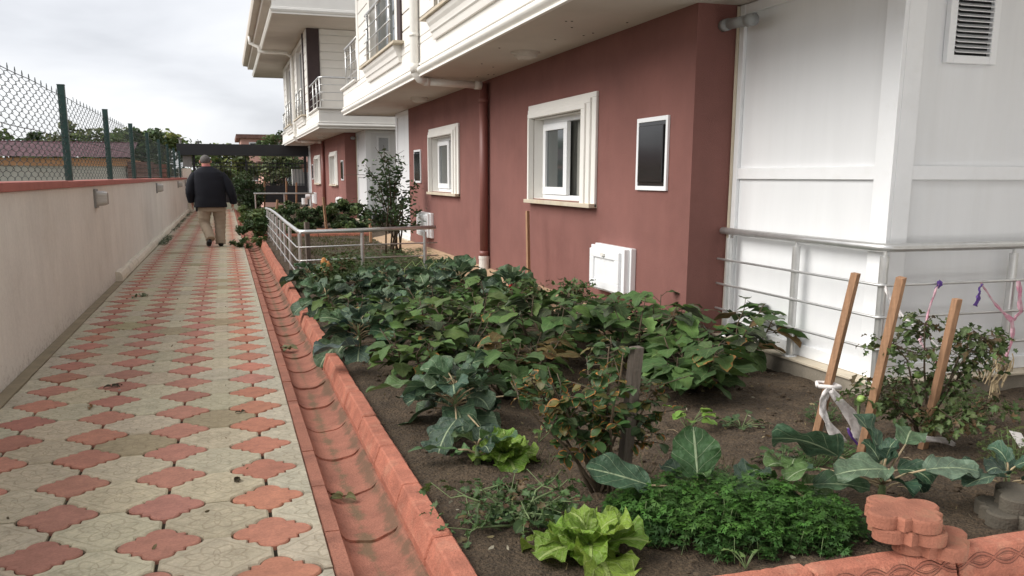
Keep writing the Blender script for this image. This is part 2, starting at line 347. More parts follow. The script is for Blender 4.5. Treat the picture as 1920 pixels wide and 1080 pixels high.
for j in range(j0, nrow + j0):
    yc = Y0 + j * PY_
    if yc > 41.2 or yc < 1.6: continue
    near = yc < 14
    for cx in cols:
        h = RP.uniform(-.0025, .0025); tilt = RP.uniform(-.01, .01)
        o = foil(cx + RP.uniform(-.002, .002), yc + RP.uniform(-.002, .002), RP.uniform(-.02, .02), .985)
        warm = .5 if cx < -.5 else 1
        c = jit(RD, .1, RP)
        if cx > 0 and RP.random() < .7: c = jit((.47, .20, .13), .08, RP)
        pv.prism(o, -.035, h, mi=1, col=c, bevel=.005)
    edges = [XE0] + cols + [XE1]
    for i in range(5):
        xl, xr = edges[i], edges[i + 1]; yb, yt = yc, yc + PY_
        g = .0075; poly = []
        def corner(cx, cy, sx, sy, rev):
            p = [(cx + sx * x * 1.04, cy + sy * y * 1.04) for x, y in Q]
            return p[::-1] if rev else p
        # counter-clockwise from the lower-left corner
        if i > 0: poly += corner(xl, yb, 1, 1, True)
        else: poly += [(xl, yb + g)]
        if i < 4: poly += corner(xr, yb, -1, 1, False)
        else: poly += [(xr, yb + g)]
        if i < 4: poly += corner(xr, yt, -1, -1, True)
        else: poly += [(xr, yt - g)]
        if i > 0: poly += corner(xl, yt, 1, -1, False)
        else: poly += [(xl, yt - g)]
        poly = [(min(max(x, xl + g if i > 0 else xl), xr - g if i < 4 else xr), min(max(y, yb + g), yt - g)) for x, y in poly]
        c = jit(GR, .09, RP)
        if RP.random() < .12: c = jit((.34, .28, .17), .1, RP)
        if i in (0, 4): c = jit((.50, .455, .35), .07, RP)
        pv.prism(poly, -.035, RP.uniform(-.003, .003), mi=0, col=c, bevel=.007)
def pavermat(name, pattern):
    m = mat(name, (.4, .4, .4), .85, .14, 14, vcol=True, grain=.16, gscale=90, stain=.45, stain_col=(.19, .155, .095) if pattern else (.22, .10, .07), stain_scale=5)
    t = m.node_tree; L = t.links.new; bs = t.nodes['Principled BSDF']
    tcn = N(t, 'ShaderNodeTexCoord'); geo = N(t, 'ShaderNodeNewGeometry'); sx = N(t, 'ShaderNodeSeparateXYZ'); L(geo.outputs['Position'], sx.inputs[0])
    nz = N(t, 'ShaderNodeTexNoise'); nz.inputs['Scale'].default_value = 140; nz.inputs['Detail'].default_value = 3; L(geo.outputs['Position'], nz.inputs['Vector'])
    h = mn(t, 'MULTIPLY', nz.outputs[0], .5)
    if pattern:
        fx = mn(t, 'SUBTRACT', mn(t, 'FRACT', mn(t, 'DIVIDE', mn(t, 'SUBTRACT', sx.outputs[0], X0 - 40 * PX_), PX_)), .5)
        fy = mn(t, 'SUBTRACT', mn(t, 'FRACT', mn(t, 'DIVIDE', mn(t, 'SUBTRACT', sx.outputs[1], Y0 - 40 * PY_), PY_)), .5)
        r = mn(t, 'SQRT', mn(t, 'ADD', mn(t, 'MULTIPLY', fx, fx), mn(t, 'MULTIPLY', fy, fy)))
        th = mn(t, 'ARCTAN2', fy, fx)
        n2 = N(t, 'ShaderNodeTexNoise'); n2.inputs['Scale'].default_value = 9; L(geo.outputs['Position'], n2.inputs['Vector'])
        wob = mn(t, 'MULTIPLY', mn(t, 'SUBTRACT', n2.outputs[0], .5), .05)
        r1 = mn(t, 'ADD', r, wob)
        c8 = mn(t, 'COSINE', mn(t, 'MULTIPLY', th, 8)); c4 = mn(t, 'COSINE', mn(t, 'MULTIPLY', th, 4))
        petal = smooth(t, mn(t, 'ABSOLUTE', mn(t, 'SUBTRACT', r1, mn(t, 'ADD', .13, mn(t, 'MULTIPLY', c8, .045)))), .008, .02, 1, 0)
        petal2 = smooth(t, mn(t, 'ABSOLUTE', mn(t, 'SUBTRACT', r1, mn(t, 'ADD', .24, mn(t, 'MULTIPLY', c8, -.04)))), .008, .022, 1, 0)
        cen = smooth(t, mn(t, 'ABSOLUTE', mn(t, 'SUBTRACT', r1, mn(t, 'ADD', .05, mn(t, 'MULTIPLY', c4, .02)))), .006, .016, 1, 0)
        rim = smooth(t, mn(t, 'ABSOLUTE', mn(t, 'SUBTRACT', mn(t, 'ADD', mn(t, 'ABSOLUTE', fx), mn(t, 'ABSOLUTE', fy)), .44)), .008, .02, .8, 0)
        pat = mn(t, 'MAXIMUM', mn(t, 'MAXIMUM', petal, petal2), mn(t, 'MAXIMUM', cen, rim))
        h = mn(t, 'SUBTRACT', h, mn(t, 'MULTIPLY', pat, .8))
        last = bs.inputs['Base Color'].links[0].from_socket
        a = N(t, 'ShaderNodeMix', data_type='RGBA'); L(mn(t, 'MULTIPLY', pat, .28), a.inputs[0]); L(last, a.inputs[6]); a.inputs[7].default_value = (.20, .15, .08, 1); L(a.outputs[2], bs.inputs['Base Color'])
    bp = N(t, 'ShaderNodeBump'); bp.inputs['Strength'].default_value = .55; bp.inputs['Distance'].default_value = .004
    L(h, bp.inputs['Height']); L(bp.outputs[0], bs.inputs['Normal'])
    return m
M['pave_grey'] = pavermat('grey_paver', True); M['pave_red'] = pavermat('red_paver', False)
M['joint'] = mat('joint_dirt', (.045, .035, .022), .95, .3, 20)
o = struct(pv.build('path', [M['pave_grey'], M['pave_red'], M['joint']]))
# near paving in front of the bed (in front of the cross kerb)
n = MB(); n.box(.3, 9, -6, 2.24, -.06, -.01); n.box(-1.48, .3, -6, 1.4, -.06, -.01); struct(n.build('pavement', M['pave_red']))
n = MB(); n.box(-1.475, -1.387, -6, 41.5, -.06, .006); struct(n.build('concrete_edging', M['strip']))
# gutter of overlapping concrete channels
def redconc(name, c, mossy=.5):
    m = mat(name, c, .88, .28, 7, .6, 120, grain=.22, stain=.6, stain_col=(.24, .10, .06), stain_scale=3.5)
    t = m.node_tree; L = t.links.new; bs = t.nodes['Principled BSDF']; last = bs.inputs['Base Color'].links[0].from_socket
    geo = N(t, 'ShaderNodeNewGeometry'); sx = N(t, 'ShaderNodeSeparateXYZ'); L(geo.outputs['Position'], sx.inputs[0])
    nz = N(t, 'ShaderNodeTexNoise'); nz.inputs['Scale'].default_value = 6; nz.inputs['Detail'].default_value = 8; nz.inputs['Roughness'].default_value = .7; L(geo.outputs['Position'], nz.inputs['Vector'])
    d = mn(t, 'ABSOLUTE', mn(t, 'SUBTRACT', sx.outputs[0], .468))
    fl = mn(t, 'SUBTRACT', nz.outputs[0], mn(t, 'MULTIPLY', d, 4.5))
    p = mn(t, 'MULTIPLY', smooth(t, fl, .34, .54), mossy)
    a = N(t, 'ShaderNodeMix', data_type='RGBA'); L(p, a.inputs[0]); L(last, a.inputs[6]); a.inputs[7].default_value = (.15, .12, .065, 1); last = a.outputs[2]
    # dirt collected along both edges of the channel
    d2 = mn(t, 'ABSOLUTE', mn(t, 'SUBTRACT', sx.outputs[0], .588))
    fl = mn(t, 'SUBTRACT', nz.outputs[0], mn(t, 'MULTIPLY', d2, 5))
    p = mn(t, 'MULTIPLY', smooth(t, fl, .32, .52), mossy * 1.1)
    a = N(t, 'ShaderNodeMix', data_type='RGBA'); L(p, a.inputs[0]); L(last, a.inputs[6]); a.inputs[7].default_value = (.16, .10, .06, 1); last = a.outputs[2]
    L(last, bs.inputs['Base Color']); return m
M['gutter'] = redconc('gutter_concrete', (.36, .15, .10), .75)
gt = MB(); RG = random.Random(5)
xs = [.302, .304, .318, .350, .360] + [.368 + .232 * i / 14 for i in range(15)] + [.606, .618]
def gz(x):
    if x <= .303: return -.03
    if x <= .362: return .006
    if x < .601: u = (x - .478) / .122; return .002 - .058 * max(0, 1 - abs(u) ** 2.4) ** .6 * (1 - .15 * u)
    return .008
y = 1.9 + .02
for k in range(72):
    y0 = 1.735 + k * .551; y1 = y0 + .556; nt_ = 5; V = []; dz = RG.uniform(-.003, .003)
    for i in range(nt_):
        f = i / (nt_ - 1)
        for x in xs:
            inner = 1 if .303 < x < .60 else 0
            z = gz(x) + .0015 * noise.noise((x * 30, (y0 + f) * 9, k)) + (.011 * (1 - f) if inner else 0) * (1 if x > .365 else .3) + dz * inner
            bow = (.012 * math.sin(math.pi * (x - .37) / .23) + .006 * math.sin(x * 61 + k)) if .37 < x < .60 else 0
            V.append((x, y0 + (y1 - y0) * f - bow, z))
    m_ = len(xs); F = [(i * m_ + j, i * m_ + j + 1, (i + 1) * m_ + j + 1, (i + 1) * m_ + j) for i in range(nt_ - 1) for j in range(m_ - 1)]
    gt.add(V, F)
    L0 = [V[j] for j in range(m_)]; low = [(x, yy, z - .035) for x, yy, z in L0]
    gt.add(L0 + low, [(j, m_ + j, m_ + j + 1, j + 1) for j in range(m_ - 1)])
struct(gt.build('gutter', M['gutter'], smooth=True)).modifiers.new('es', 'EDGE_SPLIT').split_angle = R(40)
# kerbs
def kerbmat(chain=1.):
    m = mat('kerb_concrete', (.45, .163, .105), .88, .25, 9, stain=.7, stain_col=(.55, .31, .21), stain_scale=5, grain=.2)
    t = m.node_tree; L = t.links.new; bs = t.nodes['Principled BSDF']
    uv = N(t, 'ShaderNodeUVMap'); sx = N(t, 'ShaderNodeSeparateXYZ'); L(uv.outputs[0], sx.inputs[0]); u, v = sx.outputs[0], sx.outputs[1]
    s1 = mn(t, 'MULTIPLY', mn(t, 'SINE', mn(t, 'MULTIPLY', u, math.pi / .115)), .30)
    a1 = smooth(t, mn(t, 'ABSOLUTE', mn(t, 'SUBTRACT', mn(t, 'SUBTRACT', v, .5), s1)), .045, .11, 1, 0)
    a2 = smooth(t, mn(t, 'ABSOLUTE', mn(t, 'ADD', mn(t, 'SUBTRACT', v, .5), s1)), .045, .11, 1, 0)
    a3 = smooth(t, mn(t, 'ABSOLUTE', mn(t, 'SUBTRACT', mn(t, 'ABSOLUTE', mn(t, 'SUBTRACT', v, .5)), mn(t, 'MULTIPLY', mn(t, 'SUBTRACT', mn(t, 'ABSOLUTE', s1), .12), .8))), .02, .05, .7, 0)
    pat = mn(t, 'MAXIMUM', mn(t, 'MAXIMUM', a1, a2), a3)
    msk = mn(t, 'MULTIPLY', smooth(t, v, .1, .16), smooth(t, v, .84, .9, 1, 0)); pat = mn(t, 'MULTIPLY', mn(t, 'MULTIPLY', pat, msk), chain)
    nz = N(t, 'ShaderNodeTexNoise'); nz.inputs['Scale'].default_value = 130; tcn = N(t, 'ShaderNodeTexCoord'); L(tcn.outputs['Object'], nz.inputs['Vector'])
    h = mn(t, 'SUBTRACT', mn(t, 'MULTIPLY', nz.outputs[0], .35), pat)
    bp = N(t, 'ShaderNodeBump'); bp.inputs['Strength'].default_value = 1; bp.inputs['Distance'].default_value = .014; L(h, bp.inputs['Height']); L(bp.outputs[0], bs.inputs['Normal'])
    last = bs.inputs['Base Color'].links[0].from_socket
    a = N(t, 'ShaderNodeMix', data_type='RGBA'); L(mn(t, 'MULTIPLY', pat, .38), a.inputs[0]); L(last, a.inputs[6]); a.inputs[7].default_value = (.22, .065, .04, 1); L(a.outputs[2], bs.inputs['Base Color'])
    return m
M['kerb'] = kerbmat(.0); M['kerb_chain'] = kerbmat(1.)
KP = [(0, -.06), (0, .040), (.003, .046), (.028, .116), (.036, .122), (.098, .124), (.106, .116), (.108, -.05)]
KU = [0, 0, .0, 1, 1.1, 1.2, 1.3, 1.4]
def kerb_piece(mb, a, b, frame, dz=0, dd=0):
    """frame maps (along, depth, z) to world"""
    V = []; U = []
    ss = [a, a + .008] + [a + .008 + (b - a - .016) * i / 22 for i in range(1, 22)] + [b - .008, b]
    for s_ in ss:
        ins = .007 if s_ in (a, b) else 0
        for j_, ((d, z), kv) in enumerate(zip(KP, KU)):
            ch = .003 * noise.noise((s_ * 14, j_ * 3.1, dz * 900)) + (.006 * max(0, noise.noise((s_ * 30, 7, dz * 900)) - .1) if j_ in (5, 6) else 0) + (.002 * max(0, noise.noise((s_ * 18, 3, dz * 900))) if j_ in (3, 4) else 0)
            V.append(frame(s_, d + (ins if d < .05 else -ins) + dd - (ch if j_ > 4 else 0), z + dz - (ins if z > 0 else 0) - (abs(ch) if z > .03 else 0))); U.append((s_, kv))
    k = len(KP); n_s = len(ss); F = [(i * k + j, i * k + j + 1, (i + 1) * k + j + 1, (i + 1) * k + j) for i in range(n_s - 1) for j in range(k - 1)]
    F += [tuple(range(k)), tuple((n_s - 1) * k + j for j in range(k))[::-1]]
    mb.add(V, F, uv=U)
kb = MB(); RK = random.Random(11)
for k in range(67):
    a = 2.375 + k * .578; kerb_piece(kb, a + .003, a + .572, lambda s_, d, z: (.615 + d, s_, z), RK.uniform(-.003, .003), RK.uniform(-.004, .004))
kb.box(.652, .708, 2.37, 41, -.05, .105)
struct(kb.build('kerb', M['kerb']))
kb = MB()
for k in range(12):
    a = .62 + k * .585; kerb_piece(kb, a + .003, a + .579, lambda s_, d, z: (s_, 2.262 + d, z), RK.uniform(-.003, .003), RK.uniform(-.004, .004))
kb.box(.66, 7.5, 2.300, 2.355, -.05, .105)
struct(kb.build('kerb', M['kerb_chain']))
kb = MB()
for Yk, xa in ((20.3, .75), (22.1, .75)):
    for k in range(4): a = xa + k * .6; kerb_piece(kb, a, a + .59, lambda s_, d, z: (s_, Yk + d, z + .03))
struct(kb.build('kerb', M['kerb']))
# garden soil
def soil_h(x, y):
    z = .086 + .020 * noise.noise((x * 2.2, y * 2.2, 1)) + .016 * abs(noise.noise((x * 8, y * 8, 5))) + .012 * max(0, noise.noise((x * 19, y * 19, 9))) + .008 * max(0, noise.noise((x * 43, y * 43, 2)))
    e = min(1, max(0, (x - .72) / .12)); z = z * 1. - (1 - e) * .012
    return z
sl = MB()
def grid(mb, x0, x1, y0, y1, nx, ny, fn, mi=0, yr=1.):
    X = np.linspace(x0, x1, nx); Yv = y0 + (y1 - y0) * np.linspace(0, 1, ny) ** yr
    V = [(x, y, fn(x, y)) for y in Yv for x in X]
    mb.add(V, [(j * nx + i, j * nx + i + 1, (j + 1) * nx + i + 1, (j + 1) * nx + i) for j in range(ny - 1) for i in range(nx - 1)], mi=mi)
grid(sl, .72, 4.5, 2.365, 4.7, 330, 205, soil_h)
grid(sl, 4.5, 6.2, 2.365, 4.7, 30, 30, soil_h)
grid(sl, .72, 6.2, 4.7, 7.2, 230, 110, soil_h)
grid(sl, .72, 6.2, 7.2, 20, 80, 110, soil_h)
grid(sl, .72, 6.2, 20, 41, 40, 60, soil_h)
struct(sl.build('garden_soil', M['soil'], smooth=True))
# ---------------------------------------------------------------- left boundary wall with coping, lamps and fence
bw = thing('boundary_wall', (-1.6, 16, 0), 'long beige plastered wall with red coping along the left side of the path', 'wall')
n = MB(); n.box(-1.72, -1.478, -8, 39, -.3, 1.285); n.build('wall_body', M['wall_plaster'], bw)
n = MB()
for k in range(16): a = -8 + k * 2.94; n.box(-1.75, -1.448, a, a + 2.937, 1.286 + .002 * (k % 2), 1.350 + .002 * (k % 3))
n.build('coping', M['coping'], bw, bevel=.006)
n = MB(); n.sweep([(0, 0), (.075, .0), (.07, .085), (.055, .105), (0, .115)], [(-1.477, 12.95), (-1.477, 39)]); 
V = n.V[0]; 
fo = MB(); RF = random.Random(2); ny = 60; V = []
for i in range(ny + 1):
    y = 12.95 + (39 - 12.95) * i / ny; a = 1 + RF.uniform(-.12, .12)
    for x, z in ((0, -.02), (.085, -.02), (.08 * a, .06), (.065 * a, .10 * a), (.05, .115 * a), (0, .12 * a)): V.append((-1.477 + x, y, z))
fo.add(V, [(i * 6 + j, i * 6 + 6 + j, i * 6 + 7 + j, i * 6 + j + 1) for i in range(ny) for j in range(5)] + [(0, 1, 2, 3, 4, 5)])
fo.build('footing', M['footing'], bw)
for i, (y, lab) in enumerate(((11.62, 'nearest square wall lamp with ribbed glass on the beige wall'), (21.7, 'second wall lamp along the beige wall, level with the walking man'), (31.4, 'third wall lamp along the beige wall, beyond the walking man'), (37, 'farthest wall lamp, at the gate end of the beige wall'))):
    L0 = thing('wall_lamp', (-1.478, y, 1.04), lab, 'wall lamp', 'lamps along the boundary wall')
    n = MB(); n.box(-1.478, -1.452, y - .115, y + .115, 1.03, 1.25); n.build('back_plate', M['lampbase'], L0, bevel=.006)
    n = MB(); V = []
    k = 14
    for i_ in range(9):
        f = i_ / 8; hh = .088 - .02 * f ** 3; ww = .095 - .018 * f ** 3
        for j in range(k * 2):
            a = 2 * math.pi * j / (k * 2); cx = abs(math.cos(a)) ** .45 * math.copysign(1, math.cos(a)); sy = abs(math.sin(a)) ** .45 * math.copysign(1, math.sin(a))
            V.append((-1.452 + .115 * f, y + cx * ww * (1 + .02 * (j % 2)), 1.14 + sy * hh))
    m_ = k * 2; F = [(i_ * m_ + j, i_ * m_ + (j + 1) % m_, (i_ + 1) * m_ + (j + 1) % m_, (i_ + 1) * m_ + j) for i_ in range(8) for j in range(m_)] + [tuple(8 * m_ + j for j in range(m_))]
    n.add(V, F); n.build('glass', M['lampglass'], L0)
# chain link fence on the coping
fe = thing('chain_link_fence', (-1.6, 16, 1.35), 'rusty chain link fence on green posts standing on the wall coping', 'fence')
for k in range(-2, 9):
    y = 10.72 + k * 3.68; n = MB(); n.box(-1.635, -1.565, y - .033, y + .033, 1.345, 2.345); n.box(-1.639, -1.561, y - .037, y + .037, 2.345, 2.352)
    n.build('post', M['green_post'], fe, bevel=.003)
ms = MB(); RW = random.Random(8)
cw, ch = .135, .082; y = 5.2; i = 0
def zig(y, i, z0, z1, rad, seg, full):
    P = []; n_ = int((z1 - z0) / ch * 2)
    for j in range(n_ + 1):
        z = z0 + j * ch / 2; ph = (j % 2) ^ (i % 2)
        yy = y + (.5 if ph else -.5) * cw * 1.04
        sag = .02 * math.sin(y * 1.3) + .012 * math.sin(z * 9 + y * 2)
        wr = 0
        if z < z0 + .16 and y < 11: wr = RW.uniform(-.03, .03)
        if full:
            P.append((-1.6 + .006 * (1 if ph else -1), yy + sag + wr, z - .012)); P.append((-1.6 - .004 * (1 if ph else -1), yy + sag + wr * .6, z + .012))
        else: P.append((-1.6, yy + sag, z))
    P.append((-1.6, P[-1][1], P[-1][2] + .035)); ms.tube(P, rad, seg, cap=False)
while y < 39:
    zig(y, i, 1.375, 2.245 + .01 * math.sin(y), .0027 if y < 16 else .0031, 4 if y < 16 else 3, y < 18); y += cw; i += 1
ms.build('mesh', M['wire'], fe, smooth=True)
n = MB()
for z in (2.235, 1.80):
    n.tube([(-1.6, 5 + k * .5, z + .006 * math.sin(k * 1.7)) for k in range(69)], .0035, 5)
n.build('strand', M['wire'], fe)
# ---------------------------------------------------------------- the houses
def holes(mb, x, ys, zs, hl, depth=.15, mi=0, sgn=1):
    """wall plane at x facing -X with rectangular holes and their reveals"""
    Yc = sorted(set([ys[0], ys[1]] + [v for h in hl for v in h[:2]])); Zc = sorted(set([zs[0], zs[1]] + [v for h in hl for v in h[2:]]))
    for a, b in zip(Yc, Yc[1:]):
        for c, d in zip(Zc, Zc[1:]):
            if any(h[0] <= a and b <= h[1] and h[2] <= c and d <= h[3] for h in hl): continue
            mb.add([(x, a, c), (x, b, c), (x, b, d), (x, a, d)], [(0, 3, 2, 1)], mi=mi)
    for y0, y1, z0, z1 in hl:
        X = x + depth
        mb.add([(x, y0, z0), (x, y1, z0), (x, y1, z1), (x, y0, z1), (X, y0, z0), (X, y1, z0), (X, y1, z1), (X, y0, z1)],
               [(0, 1, 5, 4), (1, 2, 6, 5), (2, 3, 7, 6), (3, 0, 4, 7)], mi=mi)
XW = 3.35
h1 = thing('house', (XW, 11.4, .2), 'nearest house with dark red ground floor and cream upper floor overhanging the vegetable bed', 'house')
WA = (8.14, 9.67, 1.17, 2.04); WB = (13.33, 14.92, 1.17, 2.04)
n = MB(); holes(n, XW, (6.05, 16.9), (.17, 2.66), [WA, WB]); n.add([(XW, 6.05, .17), (3.9, 6.05, .17), (3.9, 6.05, 2.66), (XW, 6.05, 2.66)], [(0, 1, 2, 3)])
n.build('ground_wall', M['red_wall'], h1)
n = MB(); n.box(3.9, 9, 6.2, 16.8, .1, 2.64); n.box(2.9, 9, 6.9, 16.5, 3.2, 5.54); n.build('core', M['dark'], h1)
# apron round the foot of the wall
n = MB(); V = []
for y in np.linspace(6.06, 19.2, 40):
    a = .03 * noise.noise((y, 0, 0)); V += [(2.95 + a, y, .085), (3.0 + a, y, .118), (3.2, y, .155 + a * .3), (3.349, y, .196), (3.349, y, .05)]
n.add(V, [(i * 5 + j, i * 5 + j + 1, i * 5 + 6 + j, i * 5 + 5 + j) for i in range(39) for j in range(4)]); n.build('apron', M['apron'], h1)
def ground_window(W):
    y0, y1, z0, z1 = W
    s = MB()
    # stepped plaster surround: two jambs and a head (mitred by butting)
    for (o0, o1, pr) in ((.30, .20, .030), (.20, .11, .050), (.11, .012, .068)):
        s.box(XW - pr, XW - .001, y1 + o1 * .42, y1 + o0 * .42, z0 - .05, z1 + o1 * .5)       # far jamb
        s.box(XW - pr, XW - .001, y0 - o0, y0 - o1, z0 - .05, z1 + o1 * .5)                    # near jamb
        s.box(XW - pr, XW - .001, y0 - o0, y1 + o0 * .42, z1 + o1 * .5, z1 + o0 * .5)          # head
    w0 = s.build('window', M['cream'], h1, bevel=.006)
    r = MB(); holes(r, XW + .0, (y0 - .012, y1 + .005), (z0, z1 + .006), [(y0 + .004, y1 - .004, z0 + .004, z1 - .004)], .16)
    r.build('reveal', M['cream'], w0)
    k = MB(); k.box(XW - .085, XW + .17, y0 - .3, y1 + .12, z0 - .052, z0 - .012); k.build('sill', M['ledge'], w0, bevel=.004)
    xf = XW + .11; f = MB()
    for a, b, c, d in ((y0, y1, z1 - .055, z1), (y0, y1, z0, z0 + .045), (y0, y0 + .05, z0 + .045, z1 - .055), (y1 - .05, y1, z0 + .045, z1 - .055)): f.box(xf, xf + .07, a, b, c, d)
    f.build('frame', M['white_plastic'], w0, bevel=.003)
    ym = (y0 + y1) / 2 + .02; sa = MB(); a0, a1, c0, c1 = ym - .05, y1 - .055, z0 + .05, z1 - .06
    for a, b, c, d in ((a0, a1, c1 - .07, c1), (a0, a1, c0, c0 + .08), (a0, a0 + .10, c0 + .08, c1 - .07), (a1 - .08, a1, c0 + .08, c1 - .07)): sa.box(xf - .025, xf + .02, a, b, c, d)
    sa.build('sash', M['white_plastic'], w0, bevel=.003)
    gg = MB(); gg.box(xf + .0, xf + .006, a0 + .09, a1 - .07, c0 + .07, c1 - .06); gg.build('pane', M['glass'], w0)
    bk = MB(); V = []
    for i in range(60):
        yy = y0 + (y1 - y0) * i / 59; xx = xf + .10 + .012 * math.sin(i * 1.1); V += [(xx, yy, z0), (xx, yy, z1)]
    bk.add(V, [(2 * i, 2 * i + 2, 2 * i + 3, 2 * i + 1) for i in range(59)]); bk.build('curtain', M['curtain'], w0)
    return w0
ground_window(WA); ground_window(WB)
def meter(y0, y1, z0=1.30, z1=1.885):
    f = MB(); t = .035
    for a, b, c, d in ((y0, y1, z1 - t, z1), (y0, y1, z0, z0 + t), (y0, y0 + t, z0 + t, z1 - t), (y1 - t, y1, z0 + t, z1 - t)): f.box(XW - .022, XW - .001, a, b, c, d)
    p = f.build('meter_box', M['white_plastic'], h1, bevel=.002)
    c = MB(); c.box(XW - .016, XW - .002, y0 + t, y1 - t, z0 + t, z1 - t); c.box(XW - .03, XW - .016, y0 + t + .03, y1 - t - .02, z0 + t + .03, z1 - t - .03)
    c.build('smoked_cover', M['smoke'], p, bevel=.004)
meter(6.415, 6.97); meter(15.78, 16.36)
def gasbox(y0, y1, z0=.385, z1=.79):
    b = MB(); b.box(XW - .05, XW - .001, y0, y1 + .02, z0 - .01, z1 + .01); b.box(XW - .10, XW - .05, y0 + .03, y1, z0, z1)
    p = b.build('utility_box', M['white_plastic'], h1, bevel=.005)
    d = MB(); x = XW - .128; t = .075
    a0, a1, c0, c1 = y0 + .09, y1 - .03, z0 + .02, z1 - .03
    for a, b_, c, e_ in ((a0, a1, c1 - t, c1), (a0, a1, c0, c0 + t), (a0, a0 + t * 1.2, c0 + t, c1 - t), (a1 - t * 1.2, a1, c0 + t, c1 - t)): d.box(x, x + .028, a, b_, c, e_)
    d.box(x + .016, x + .028, a0 + t, a1 - t, c0 + t, c1 - t)
    q = d.build('door', M['white_plastic'], p, bevel=.005)
    l = MB(); ym = (a0 + a1) / 2; l.box(x - .016, x, ym - .035, ym + .035, c1 - .05, c1 - .028); l.tube([(x - .02, ym, c1 - .04), (x + .002, ym, c1 - .04)], .018, 12); l.build('latch', M['pipe_white'], p)
    return p
gasbox(6.95, 7.72); gasbox(14.86, 15.72)
# ceiling slab of the overhang, fascia with mouldings
ZS = 2.648; XF = 2.425
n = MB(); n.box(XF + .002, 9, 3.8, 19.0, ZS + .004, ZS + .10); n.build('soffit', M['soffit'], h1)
path = [(9, 19.03), (XF, 19.03), (XF, 3.78), (9, 3.78)]
path = path[::-1]
path = [(9, 3.78), (XF, 3.78), (XF, 19.03), (9, 19.03)]
# outward must be on the right of travel: travel from far to near along the facade
path = [(9, 19.03), (XF, 19.03), (XF, 3.78), (9, 3.78)]
def rightcheck(p): return p
bead = [(0.0, .0)] + [(.004 + .046 * math.sin(math.pi * i / 8) ** .8, .028 + .10 * i / 8) for i in range(9)]
prof = [(-.02, ZS - .002), (.018, ZS - .002), (.018, ZS + .018), (.004, ZS + .022)] + [(a, ZS + b) for a, b in bead[1:]] + [(.004, ZS + .132), (.022, ZS + .136), (.022, ZS + .158), (0, ZS + .166), (0, ZS + .375), (-.008, ZS + .378), (-.008, ZS + .392), (0, ZS + .395), (0, ZS + .47), (-.05, ZS + .475)]
n = MB(); n.sweep([(-a if False else a, z) for a, z in prof], path[::-1] if False else path)
fas = n.build('fascia', M['cream'], h1)
def capsweep(pth, name='balcony_cap'):
    n = MB(); z = ZS + .475; n.sweep([(-.2, z), (.03, z), (.055, z + .02), (.055, z + .05), (-.2, z + .055)], pth); n.build(name, M['cream'], h1)
capsweep([(9, 19.03), (XF, 19.03), (XF, 16.95)]); capsweep([(XF, 6.28), (XF, 3.78), (9, 3.78)])
n = MB(); n.box(XF + .05, 9, 3.85, 18.95, ZS + .10, ZS + .47); n.build('slab', M['soffit'], h1)
# upper wall in planks with grooves
U0, U1 = 6.62, 16.88; ZT = 5.54; zb = ZS + .478
wins = [(8.05, 10.25), (13.0, 15.25)]
n = MB(); n.box(XF + .012, XF + .30, U0 + .02, U1 - .02, zb, ZT)
zz = zb
segs = [(U0 + .12, 7.55), (10.45, 12.62), (15.45, U1 - .22)]
for si, (a, b) in enumerate(segs):
    n2 = MB(); zz = zb
    while zz < ZT - .02: t_ = min(zz + .208, ZT); n2.box(XF - .0, XF + .012, a, b, zz, t_); zz += .226
    n2.build('upper_wall', M['cream'], h1, bevel=.004)
for a, b in ((U1 - .22, U1), (U0, U0 + .12)): n2 = MB(); n2.box(XF - .012, XF + .02, a, b, zb + .001, ZT); n2.build('corner_board', M['cream'], h1, bevel=.004)
n3 = MB(); n4 = MB()
zz = zb
while zz < ZT - .02:
    t_ = min(zz + .208, ZT); n3.box(2.80, 8.9, U0 - .012, U0 + .01, zz, t_); n4.box(2.80, 8.9, U1 - .01, U1 + .012, zz, t_); zz += .226
n3.box(2.45, 9, U0 + .011, U0 + .1, zb, ZT); n4.box(2.45, 9, U1 - .1, U1 - .011, zb, ZT); n3.build('end_wall', M['cream'], h1, bevel=.004); n4.build('end_wall', M['cream'], h1, bevel=.004)
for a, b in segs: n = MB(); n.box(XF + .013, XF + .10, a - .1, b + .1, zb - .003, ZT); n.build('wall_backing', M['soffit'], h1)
for y0, y1 in wins: n = MB(); n.box(XF + .001, XF + .1, y0 - .49, y1 + .21, zb, 3.186); n.box(XF + .03, XF + .1, y0 - .5, y0 - .225, 3.186, ZT); n.box(XF + .02, XF + .1, y0 - .21, y1 + .19, 5.452, ZT); n.build('window_infill', M['cream'], h1)
n = MB(); n.box(2.435, 2.78, U0 - .05, U0 - .013, ZS + .5, ZT); n.build('brown_board', M['brown'], h1)
n = MB(); n.box(2.43, 2.46, U1 + .001, U1 + .05, ZS + .5, ZT); n.build('brown_board', M['brown'], h1)
